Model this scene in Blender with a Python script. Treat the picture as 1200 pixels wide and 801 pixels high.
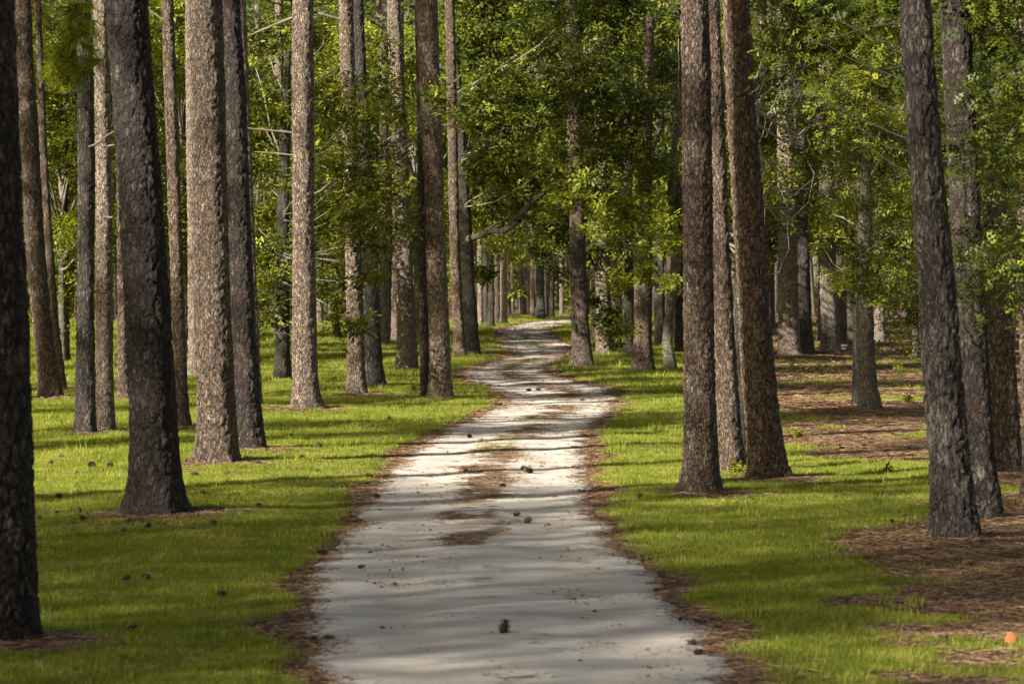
import bpy, math, random
import numpy as np
from mathutils import Vector
sc = bpy.context.scene
for o in list(bpy.data.objects): bpy.data.objects.remove(o)
C = sc.collection
R = math.radians

# ---------------------------------------------------------------- camera, sky, sun, exposure
CAM_H = 2.7; F = 3600.0; HZ = 320.0          # a 108 mm lens 2.7 m above the ground
cam = bpy.data.cameras.new('camera'); co = bpy.data.objects.new('camera', cam); C.objects.link(co)
co.location = (0, 0, CAM_H); co.rotation_euler = (R(90), 0, 0)
cam.sensor_width = 36; cam.lens = 108; cam.shift_y = (HZ-400.5)/1200
cam.clip_start = .5; cam.clip_end = 4000
cam.dof.use_dof = True; cam.dof.focus_distance = 58; cam.dof.aperture_fstop = 4.5
sc.camera = co
SUN_EL = R(28); SUN_AZ = R(-129)             # azimuth from +Y, clockwise: the sun stands left and a little behind the camera
sdir = Vector((math.sin(SUN_AZ)*math.cos(SUN_EL), math.cos(SUN_AZ)*math.cos(SUN_EL), math.sin(SUN_EL)))
w = bpy.data.worlds.new('World'); sc.world = w; w.use_nodes = True
nt = w.node_tree; bg = nt.nodes['Background']
sky = nt.nodes.new('ShaderNodeTexSky'); sky.sky_type = 'NISHITA'; sky.sun_disc = False
sky.sun_elevation = SUN_EL; sky.sun_rotation = SUN_AZ; sky.dust_density = 2.5; sky.air_density = 1.0; sky.ozone_density = .6
tint = nt.nodes.new('ShaderNodeMix'); tint.data_type = 'RGBA'; tint.blend_type = 'MULTIPLY'; tint.inputs[0].default_value = 1; tint.inputs[7].default_value = (1, .90, .74, 1)
nt.links.new(sky.outputs[0], tint.inputs[6]); nt.links.new(tint.outputs[2], bg.inputs[0]); bg.inputs[1].default_value = .05
sl = bpy.data.lights.new('sun', 'SUN'); sl.energy = 5.0; sl.angle = R(.6); sl.color = (1, .91, .78)
so = bpy.data.objects.new('sun', sl); C.objects.link(so); so.rotation_euler = (-sdir).to_track_quat('-Z', 'Y').to_euler()
sc.view_settings.view_transform = 'Standard'; sc.view_settings.look = 'None'
sc.view_settings.exposure = 1.62; sc.view_settings.gamma = 1
sc.render.engine = 'CYCLES'

# ---------------------------------------------------------------- numbers: noise, pixel -> place
def depth(py): return F*CAM_H/(py-HZ)
def at(px, py, D): return ((px-600)*D/F, D, CAM_H-(py-HZ)*D/F)

def _h(ix, iy, iz, s):
    n = (ix.astype(np.int64)*73856093) ^ (iy.astype(np.int64)*19349663) ^ (iz.astype(np.int64)*83492791) ^ (s*2654435761)
    n &= 0xffffffff
    n = ((n ^ (n >> 15))*2246822519) & 0xffffffff
    n = ((n ^ (n >> 13))*3266489917) & 0xffffffff
    n = n ^ (n >> 16)
    return (n & 0xffffff)/float(0x1000000)
def vnoise(p, s=0):
    p = np.asarray(p, float); i = np.floor(p); f = p-i; f = f*f*(3-2*f); i = i.astype(np.int64)
    r = 0
    for a in (0, 1):
        for b in (0, 1):
            for c in (0, 1):
                wgt = (f[:, 0] if a else 1-f[:, 0])*(f[:, 1] if b else 1-f[:, 1])*(f[:, 2] if c else 1-f[:, 2])
                r = r+wgt*_h(i[:, 0]+a, i[:, 1]+b, i[:, 2]+c, s)
    return r
def fbm(p, s=0, o=3):
    p = np.asarray(p, float); r = 0; a = .5; t = 0
    for k in range(o): r = r+a*vnoise(p*2**k, s+k); t += a; a *= .5
    return r/t
def fb2(x, y, s=0, o=3): return fbm(np.stack([x, y, np.zeros_like(x)], 1), s, o)
def worley(p, s):
    i = np.floor(p).astype(np.int64); n = len(p)
    f1 = np.full(n, 9.); f2 = np.full(n, 9.); idv = np.zeros(n)
    for a in (-1, 0, 1):
        for b in (-1, 0, 1):
            for c in (-1, 0, 1):
                q = i+np.array([a, b, c])
                hx = _h(q[:, 0], q[:, 1], q[:, 2], s); hy = _h(q[:, 0], q[:, 1], q[:, 2], s+7); hz = _h(q[:, 0], q[:, 1], q[:, 2], s+13)
                d = np.sqrt((q[:, 0]+hx-p[:, 0])**2+(q[:, 1]+hy-p[:, 1])**2+(q[:, 2]+hz-p[:, 2])**2)
                m = d < f1
                f2 = np.where(m, f1, np.minimum(f2, d)); idv = np.where(m, hx, idv); f1 = np.where(m, d, f1)
    return f1, f2, idv
def smooth(a, b, x):
    t = np.clip((x-a)/(b-a), 0, 1); return t*t*(3-2*t)

# ---------------------------------------------------------------- mesh and object helpers
def mesh_np(name, V, faces, mat=None, attrs=None, shade=True):
    """faces: one (n,3) or (n,4) array or a list of such"""
    me = bpy.data.meshes.new(name); V = np.asarray(V, np.float32)
    if not isinstance(faces, list): faces = [faces]
    faces = [np.asarray(f, np.int32) for f in faces if len(f)]
    me.vertices.add(len(V)); me.vertices.foreach_set('co', V.ravel())
    lv = np.concatenate([f.ravel() for f in faces]); tot = np.concatenate([np.full(len(f), f.shape[1], np.int32) for f in faces])
    st = np.concatenate([[0], np.cumsum(tot)[:-1]]).astype(np.int32)
    me.loops.add(len(lv)); me.loops.foreach_set('vertex_index', lv)
    me.polygons.add(len(tot)); me.polygons.foreach_set('loop_start', st); me.polygons.foreach_set('loop_total', tot)
    if shade: me.polygons.foreach_set('use_smooth', np.ones(len(tot), bool))
    for k, v in (attrs or {}).items():
        a = me.attributes.new(k, 'FLOAT', 'POINT'); a.data.foreach_set('value', np.asarray(v, np.float32))
    me.update(calc_edges=True); me.validate()
    if mat: me.materials.append(mat)
    return me
def link(name, data, parent=None):
    o = bpy.data.objects.new(name, data); C.objects.link(o)
    if parent: o.parent = parent
    return o
def tag(o, label=None, cat=None, group=None, kind=None):
    if label: o['label'] = label
    if cat: o['category'] = cat
    if group: o['group'] = group
    if kind: o['kind'] = kind
    return o
def empty(name, loc, rz=0):
    o = link(name, None); o.location = loc; o.rotation_euler.z = rz; o.empty_display_size = .3; return o
class MB:
    def __init__(s): s.V = []; s.F = {3: [], 4: []}; s.A = []; s.n = 0
    def add(s, V, Fc, a=0.):
        V = np.asarray(V, float); Fc = np.asarray(Fc, int); s.V.append(V); s.F[Fc.shape[1]].append(Fc+s.n)
        s.A.append(np.broadcast_to(np.asarray(a, float), (len(V),))); s.n += len(V)
    def mesh(s, name, mat, shade=True):
        return mesh_np(name, np.concatenate(s.V), [np.concatenate(f) for f in s.F.values() if f], mat, {'tint': np.concatenate(s.A)}, shade)
def tube(mb, pts, rad, n=6, a=.5):
    pts = [Vector(p) for p in pts]; rings = []
    for i, p in enumerate(pts):
        t = (pts[min(i+1, len(pts)-1)]-pts[max(i-1, 0)]).normalized()
        u = t.cross(Vector((0, 0, 1)) if abs(t.z) < .9 else Vector((1, 0, 0))).normalized(); v = t.cross(u)
        rings += [p+(u*math.cos(2*math.pi*k/n)+v*math.sin(2*math.pi*k/n))*rad[i] for k in range(n)]
    fs = [[i*n+k, i*n+(k+1) % n, (i+1)*n+(k+1) % n, (i+1)*n+k] for i in range(len(pts)-1) for k in range(n)]
    mb.add([tuple(r) for r in rings], fs, a)
def wiggle(p0, p1, n, amp, rng, sag=0):
    p0 = np.array(p0, float); p1 = np.array(p1, float); L = np.linalg.norm(p1-p0); out = []
    off = np.zeros(3)
    for i in range(n+1):
        t = i/n; off = off+rng.normal(0, amp*L/n, 3)*(1 if 0 < i else 0)
        out.append(tuple(p0*(1-t)+p1*t+off*min(1, 2*(1-t)+.4)+np.array([0, 0, sag*L*math.sin(math.pi*t)])))
    return out

# ---------------------------------------------------------------- materials
class NT:
    def __init__(s, name):
        s.m = bpy.data.materials.new(name); s.m.use_nodes = True; s.t = s.m.node_tree
        for n in list(s.t.nodes): s.t.nodes.remove(n)
        s.out = s.n('ShaderNodeOutputMaterial')
    def n(s, typ, **kw):
        nd = s.t.nodes.new(typ)
        for k, v in kw.items():
            if k.startswith('i_'):
                key = k[2:]; key = int(key) if key.isdigit() else key.replace('_', ' ')
                if isinstance(v, bpy.types.NodeSocket): s.t.links.new(v, nd.inputs[key])
                else: nd.inputs[key].default_value = v
            else: setattr(nd, k, v)
        return nd
    def attr(s, name): return s.n('ShaderNodeAttribute', attribute_name=name).outputs['Fac']
    def noise(s, vec, scale, detail=4, rough=.6): return s.n('ShaderNodeTexNoise', i_Vector=vec, i_Scale=scale, i_Detail=detail, i_Roughness=rough).outputs['Fac']
    def math(s, op, a, b=0., clamp=False): return s.n('ShaderNodeMath', operation=op, use_clamp=clamp, i_0=a, i_1=b).outputs[0]
    def mix(s, f, a, b, mode='MIX'):
        nd = s.n('ShaderNodeMix', data_type='RGBA', blend_type=mode)
        for i, v in ((0, f), (6, a), (7, b)):
            if isinstance(v, bpy.types.NodeSocket): s.t.links.new(v, nd.inputs[i])
            else: nd.inputs[i].default_value = v if i == 0 else (tuple(v)+(1,))[:4]
        return nd.outputs[2]
    def ramp(s, f, stops):
        nd = s.n('ShaderNodeValToRGB', i_Fac=f); el = nd.color_ramp.elements
        while len(el) < len(stops): el.new(.5)
        for e, (p, c) in zip(el, stops): e.position = p; e.color = (tuple(c)+(1,))[:4] if not isinstance(c, float) else (c, c, c, 1)
        return nd.outputs[0]
    def rng(s, v, a, b, c=0., d=1.):
        return s.n('ShaderNodeMapRange', i_0=v, i_1=a, i_2=b, i_3=c, i_4=d).outputs[0]
    def vec(s, sx=1, sy=1, sz=1, kind='Object'):
        tc = s.n('ShaderNodeTexCoord').outputs[kind]
        return s.n('ShaderNodeMapping', i_Vector=tc, i_Scale=(sx, sy, sz)).outputs[0]
    def bump(s, h, dist, st=1.): return s.n('ShaderNodeBump', i_Height=h, i_Distance=dist, i_Strength=st).outputs[0]
    def link(s, a, b): s.t.links.new(a, b)

def bark_mat(name, crack, plates, lich, lich_amt, stretch=.32, warm=None, sc_=23.):
    m = NT(name); v = m.vec(1, 1, stretch); vo = m.vec()
    info = m.n('ShaderNodeObjectInfo').outputs['Random']
    cr = m.attr('crack'); pl = m.attr('plate')
    dist = m.n('ShaderNodeTexNoise', i_Vector=v, i_Scale=14., i_Detail=5).outputs['Color']
    wv = m.n('ShaderNodeMix', data_type='RGBA', blend_type='LINEAR_LIGHT'); wv.inputs[0].default_value = .045
    m.link(v, wv.inputs[6]); m.link(dist, wv.inputs[7]); wv = wv.outputs[2]
    e1 = m.n('ShaderNodeTexVoronoi', i_Vector=wv, i_Scale=sc_, feature='DISTANCE_TO_EDGE').outputs['Distance']
    c1 = m.n('ShaderNodeTexVoronoi', i_Vector=wv, i_Scale=sc_).outputs['Color']
    e2 = m.n('ShaderNodeTexVoronoi', i_Vector=wv, i_Scale=sc_*2.6, feature='DISTANCE_TO_EDGE').outputs['Distance']
    c2 = m.n('ShaderNodeTexVoronoi', i_Vector=wv, i_Scale=sc_*2.6).outputs['Color']
    r1 = m.n('ShaderNodeSeparateColor', i_Color=c1).outputs[0]; r2 = m.n('ShaderNodeSeparateColor', i_Color=c2).outputs[1]
    n1 = m.noise(v, 75, 6, .75); n2 = m.noise(vo, 1.7, 3); n3 = m.noise(v, 22, 5, .7)
    t = m.math('ADD', m.math('ADD', m.math('MULTIPLY', r1, .40), m.math('MULTIPLY', r2, .40)), m.math('MULTIPLY', m.math('SUBTRACT', n3, .42), 1.5), True)
    base = m.ramp(t, plates)
    base = m.mix(m.rng(n1, .42, .58, .6, 0), base, crack)
    base = m.mix(m.rng(n2, .45, .7, 0, .3), base, warm or (.12, .075, .048))
    base = m.mix(m.math('MULTIPLY', m.math('MULTIPLY', m.rng(m.noise(vo, 6, 6, .7), .52, .62), m.rng(n1, .4, .6)), lich_amt), base, lich)
    base = m.mix(m.math('MULTIPLY', m.rng(m.attr('lichen'), .35, .7, 0, .75), m.rng(n3, .35, .6)), base, (.30, .30, .27))
    k1 = m.rng(e1, .015, .11); k2 = m.rng(e2, .01, .08, .6, 1.); k3 = m.rng(m.math('ADD', cr, m.math('MULTIPLY', m.math('SUBTRACT', n1, .5), .9)), .05, .4, .4, 1.)
    edge = m.math('MULTIPLY', m.math('MULTIPLY', k1, k2), k3)
    col = m.mix(edge, crack, base)
    col = m.mix(1., col, m.ramp(info, [(0, (.80, .80, .80)), (.5, (1, .98, .94)), (1, (1.15, 1.10, 1.02))]), 'MULTIPLY')
    hgt = m.math('ADD', m.math('ADD', m.math('MULTIPLY', k1, .8), m.math('MULTIPLY', m.rng(e2, 0, .12), .5)), m.math('ADD', m.math('MULTIPLY', n1, .9), m.math('ADD', m.math('MULTIPLY', r2, .5), m.math('MULTIPLY', n3, .8))))
    b = m.n('ShaderNodeBsdfPrincipled', i_Base_Color=col, i_Roughness=.75, i_Normal=m.bump(hgt, .035, 1.))
    b.inputs['Specular IOR Level'].default_value = .4
    m.link(b.outputs[0], m.out.inputs[0]); return m.m
tan_bark = bark_mat('sunlit tan flaky pine bark', (.03, .022, .016), [(0, (.20, .145, .11)), (.3, (.36, .27, .205)), (.5, (.46, .33, .235)), (.7, (.58, .48, .39)), (1, (.74, .66, .57))], (.40, .42, .33), .25)  # brighter copy of the pine bark, sunlight put into its colour
shaded_bark = bark_mat('shade darkened pine bark', (.012, .009, .008), [(0, (.022, .016, .013)), (.4, (.055, .040, .031)), (.65, (.11, .078, .058)), (1, (.30, .26, .23))], (.14, .13, .11), .2, .4, (.06, .035, .022), 15.)  # darker bark for shaded trunks, the shade put into its colour
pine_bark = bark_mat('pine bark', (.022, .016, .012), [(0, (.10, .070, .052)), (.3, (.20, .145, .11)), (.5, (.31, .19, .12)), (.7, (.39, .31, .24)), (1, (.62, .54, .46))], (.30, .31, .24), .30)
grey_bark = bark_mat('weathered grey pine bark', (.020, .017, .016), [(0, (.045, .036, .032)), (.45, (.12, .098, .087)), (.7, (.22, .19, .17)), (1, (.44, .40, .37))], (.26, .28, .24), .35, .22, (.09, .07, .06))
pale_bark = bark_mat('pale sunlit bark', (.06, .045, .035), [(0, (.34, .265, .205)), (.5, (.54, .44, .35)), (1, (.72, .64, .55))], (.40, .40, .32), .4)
oak_bark = bark_mat('oak bark with moss', (.018, .016, .011), [(0, (.07, .06, .045)), (.5, (.14, .125, .10)), (1, (.27, .25, .20))], (.11, .13, .035), .9, .35, (.10, .095, .04))
white_bark = bark_mat('pale lichened oak bark', (.07, .06, .045), [(0, (.24, .22, .16)), (.5, (.36, .33, .25)), (1, (.50, .47, .38))], (.30, .33, .16), .7, .35, (.24, .22, .14))

def leaf_mat(name, ramp_cols, trans=.45, gloss=.35):
    m = NT(name); t = m.attr('tint')
    pos = m.n('ShaderNodeNewGeometry').outputs['Position']; n = m.math('ADD', m.math('MULTIPLY', m.noise(pos, .8, 3), .6), m.math('MULTIPLY', m.noise(pos, 3.1, 2), .4))
    info = m.n('ShaderNodeObjectInfo').outputs['Random']
    f = m.math('ADD', m.math('MULTIPLY', t, .8), m.math('MULTIPLY', m.math('SUBTRACT', n, .42), 1.5), True)
    col = m.ramp(f, ramp_cols)
    b = m.n('ShaderNodeBsdfPrincipled', i_Base_Color=col, i_Roughness=gloss+.15); b.inputs['Specular IOR Level'].default_value = .22
    tr = m.n('ShaderNodeBsdfTranslucent', i_Color=m.mix(1., col, (1.9, 1.75, .7), 'MULTIPLY'))
    mx = m.n('ShaderNodeMixShader', i_0=trans, i_1=b.outputs[0], i_2=tr.outputs[0])
    m.link(mx.outputs[0], m.out.inputs[0]); return m.m
leaf_green = leaf_mat('broad leaves', [(0, (.016, .026, .006)), (.40, (.050, .070, .009)), (.7, (.18, .205, .022)), (1, (.34, .35, .045))], .26, .3)  # mostly dark, few bright: sun speckle put into the leaf colours, likewise below
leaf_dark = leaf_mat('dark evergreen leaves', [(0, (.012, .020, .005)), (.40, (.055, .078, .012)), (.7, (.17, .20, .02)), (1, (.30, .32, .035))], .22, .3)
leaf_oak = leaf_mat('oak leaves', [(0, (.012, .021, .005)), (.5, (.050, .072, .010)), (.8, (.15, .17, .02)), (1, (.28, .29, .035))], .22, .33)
leaf_bright = leaf_mat('bright yellow green leaves', [(0, (.03, .045, .008)), (.4, (.12, .145, .016)), (.7, (.20, .235, .025)), (1, (.30, .33, .04))], .42, .35)  # brighter middle tones than the other leaf colours
needle_mat = leaf_mat('pine needles', [(0, (.03, .055, .014)), (.5, (.06, .10, .02)), (1, (.12, .15, .03))], .3, .5)
grass_mat = leaf_mat('grass blades', [(0, (.066, .108, .014)), (.45, (.155, .21, .025)), (.8, (.29, .30, .045)), (1, (.42, .38, .14))], .42, .5)
twig_mat = NT('twig bark')
_c = twig_mat.mix(twig_mat.noise(twig_mat.vec(), 14), (.07, .06, .045), (.22, .19, .15))
_b = twig_mat.n('ShaderNodeBsdfPrincipled', i_Base_Color=_c, i_Roughness=.8); twig_mat.link(_b.outputs[0], twig_mat.out.inputs[0]); twig_mat = twig_mat.m
def litter_material(name, cols):
    m = NT(name); t = m.attr('tint'); col = m.ramp(t, cols)
    b = m.n('ShaderNodeBsdfPrincipled', i_Base_Color=col, i_Roughness=.7); m.link(b.outputs[0], m.out.inputs[0]); return m.m
litter_mat = litter_material('dead pine needles', [(0, (.045, .026, .015)), (.4, (.12, .066, .034)), (.75, (.24, .14, .07)), (1, (.42, .30, .18))])
cone_mat = litter_material('pine cone scales', [(0, (.018, .012, .009)), (.6, (.06, .038, .026)), (1, (.16, .10, .065))])
orange_mat = litter_material('orange fallen leaf', [(0, (.26, .055, .012)), (1, (.40, .10, .02))])
chip_mat = litter_material('pale wood chip', [(0, (.34, .29, .22)), (1, (.6, .54, .45))])

# ground: grass soil and needle litter mixed by an attribute
m = NT('lawn and needle litter'); v = m.vec()
lit = m.attr('litter'); n = m.noise(v, 5, 6, .7); nf = m.noise(v, 60, 5, .7); nn = m.noise(m.vec(26, 40, 26), 1, 5, .7)
fac = m.rng(m.math('ADD', lit, m.math('MULTIPLY', m.math('SUBTRACT', n, .5), .9)), .42, .58)
g = m.mix(m.rng(nf, .35, .65), (.06, .072, .011), (.17, .195, .02))
g = m.mix(m.rng(m.noise(v, .8, 4), .4, .7, 0, .5), g, (.17, .19, .028))
l = m.ramp(m.math('ADD', m.math('MULTIPLY', nn, .55), m.math('MULTIPLY', nf, .45)), [(.36, (.045, .028, .017)), (.45, (.125, .078, .043)), (.54, (.23, .15, .085)), (.64, (.38, .28, .18))])
l = m.mix(m.rng(m.noise(v, 1.1, 5), .5, .7, 0, .35), l, (.24, .19, .10))
b = m.n('ShaderNodeBsdfPrincipled', i_Base_Color=m.mix(fac, g, l), i_Roughness=.95, i_Normal=m.bump(nf, .03))
b.inputs['Specular IOR Level'].default_value = .1
m.link(b.outputs[0], m.out.inputs[0]); ground_mat = m.m
# sandy road
m = NT('pale packed sand'); v = m.vec(); vs = m.vec(.6, 1.6, 1)
dirt = m.attr('dirt'); trk = m.attr('track')
n1 = m.noise(vs, 1.3, 6, .62); n2 = m.noise(v, 45, 6, .75); n3 = m.noise(m.vec(2.4, 7, 1), 1, 7, .72)
s_ = m.ramp(m.math('ADD', m.math('MULTIPLY', n1, .55), m.math('MULTIPLY', n2, .45)), [(.36, (.30, .27, .23)), (.47, (.48, .45, .405)), (.58, (.58, .555, .515))])
s_ = m.mix(m.math('MULTIPLY', trk, .35), s_, (.44, .38, .31))
s_ = m.mix(m.rng(n3, .58, .74, 0, .3), s_, (.36, .29, .22))
s_ = m.mix(m.rng(n2, .60, .70, 0, .75), s_, (.22, .165, .12))
dd = m.math('ADD', dirt, m.math('ADD', m.math('MULTIPLY', m.math('SUBTRACT', n3, .5), 1.9), m.math('MULTIPLY', m.math('SUBTRACT', n2, .5), 1.5)))
brown = m.ramp(m.math('ADD', m.math('MULTIPLY', n2, .6), m.math('MULTIPLY', n3, .4)), [(.38, (.06, .040, .026)), (.5, (.15, .10, .06)), (.62, (.27, .19, .11))])
col = m.mix(m.rng(dd, .42, .62, 0, .92), s_, brown)
b = m.n('ShaderNodeBsdfPrincipled', i_Base_Color=col, i_Roughness=.9, i_Normal=m.bump(m.math('ADD', n2, m.math('MULTIPLY', n3, 1.2)), .012))
b.inputs['Specular IOR Level'].default_value = .15
m.link(b.outputs[0], m.out.inputs[0]); road_mat = m.m

# ---------------------------------------------------------------- ground and road
# edges of the road read against distance: (picture row, left edge, right edge)
EDG = [(801, 371, 862), (770, 367, 838), (740, 362, 824), (710, 364, 796), (688, 366, 775), (662, 380, 752), (640, 393, 726), (620, 408, 709), (601, 420, 701), (583, 436, 693), (560, 452, 687), (537, 474, 684), (520, 497, 685), (510, 508, 685), (500, 532, 698), (485, 567, 712),
       (475, 584, 719), (466, 591, 722), (460, 587, 722), (455, 572, 715), (449, 547, 685), (445, 538, 668), (440, 537, 655), (435, 541, 644), (430, 556, 645), (425, 577, 655), (420, 590, 664), (412, 594, 671), (405, 587, 668), (400, 583, 660), (395, 580, 650), (387, 583, 642), (382, 598, 656), (379, 612, 668), (376, 640, 688), (374, 668, 712), (372, 700, 740)]
Ey = np.array([depth(e[0]) for e in EDG]); EL = np.array([(e[1]-600)*depth(e[0])/F for e in EDG]); ER = np.array([(e[2]-600)*depth(e[0])/F for e in EDG])
def redge(Y):
    Y = np.asarray(Y, float); z = np.zeros_like(Y)
    nz = (fbm(np.stack([Y*1.3, z, z], -1).reshape(-1, 3), 3, 3).reshape(Y.shape)-.5)*.30
    nz2 = (fbm(np.stack([Y*1.3, z+9, z], -1).reshape(-1, 3), 5, 3).reshape(Y.shape)-.5)*.30
    l = np.interp(Y, Ey, EL); r = np.interp(Y, Ey, ER)
    l = np.where(Y < Ey[0], EL[0]+(Ey[0]-Y)*-.01, l); r = np.where(Y < Ey[0], ER[0]+(Ey[0]-Y)*.01, r)
    far = np.clip(Y-Ey[-1], 0, None); l = l+far*.35; r = r+far*.35
    return l+nz, r+nz2
LB = np.array([(0, 2.9), (20, 2.9), (27, 3.1), (32, 3.7), (35, 5), (38, 6.2), (43, 5.9), (46, 4.2), (50, 4.3), (60, 4.8), (80, 6.2), (100, 7.5), (140, 11), (200, 17), (260, 30)])
TREE_RINGS = []   # (X, Y, radius) of litter heaped at trunk feet
def height(X, Y):
    return (fb2(X*.35, Y*.35, 21, 2)-.5)*.10*smooth(0, 1.2, road_dist(X, Y))+(fb2(X*2.2, Y*2.2, 22, 2)-.5)*.03*smooth(0.1, .6, road_dist(X, Y))+mounds(X, Y)
def mounds(X, Y):
    z = np.zeros_like(X)
    for tx, ty, rr in TREE_RINGS:
        q = np.hypot(X-tx, Y-ty)/(rr+.15); n_ = q < 2.4
        if n_.any(): z = np.where(n_, np.maximum(z, .055*(1-smooth(.6, 2.3, q))), z)
    return z
def road_dist(X, Y):
    l, r = redge(Y); return np.maximum(l-X, X-r)
def litter(X, Y):
    d = road_dist(X, Y)
    wv = .04+.42*fb2(X*.1, Y*.6, 31, 3)**1.3
    fr = 1-smooth(wv*.7, wv*1.7, d)
    b = np.interp(Y, LB[:, 0], LB[:, 1])+(fb2(X*.8, Y*.8, 33, 3)-.5)*2.2
    rt = smooth(-.35, .35, X-b)
    rt = rt*(1-.6*smooth(.64, .72, fb2(X*.55, Y*.9, 35, 3)))
    pat = smooth(.66, .76, fb2(X*.5, Y*.8, 37, 3))*.5
    far = smooth(150, 185, Y)*.8*(smooth(2, 6, d))
    r = np.maximum.reduce([fr, rt, pat, far])
    for tx, ty, rr in TREE_RINGS:
        q = np.hypot(X-tx-.05, (Y-ty+.10))/rr
        near = q < 2.2
        if near.any(): r = np.where(near, np.maximum(r, (1-smooth(.75, 1.5, q+(fb2(X*3, Y*3, 39, 2)-.5)*.8))*.85), r)
    return r
def road_dirt(X, Y):
    l, r = redge(Y); u = (X-l)/(r-l)
    c = np.exp(-((u-.52-.07*(fb2(Y*.35, Y*0, 44, 2)-.5)*2-.03*np.sin(Y*.13))/.115)**2)
    env = np.interp(Y, [0, 19, 21, 23, 24.5, 27, 29, 31, 33, 36, 44, 60, 80, 100, 200], [.4, .75, .5, .35, .3, .36, .55, .8, 1., 1.1, 1.05, .9, .7, .65, .6])
    p = fb2(X*2.3, Y*1.25+3, 41, 4)
    edge = 1-smooth(-.02, .07, np.minimum(u, 1-u))
    return c*env*(np.interp(Y, [26, 33, 60, 100], [.22, .46, .42, .3])+.9*smooth(.40, .56, p))+edge*.22+.10*smooth(.5, .75, fb2(X*.6, Y*1.1, 43, 3))

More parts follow.
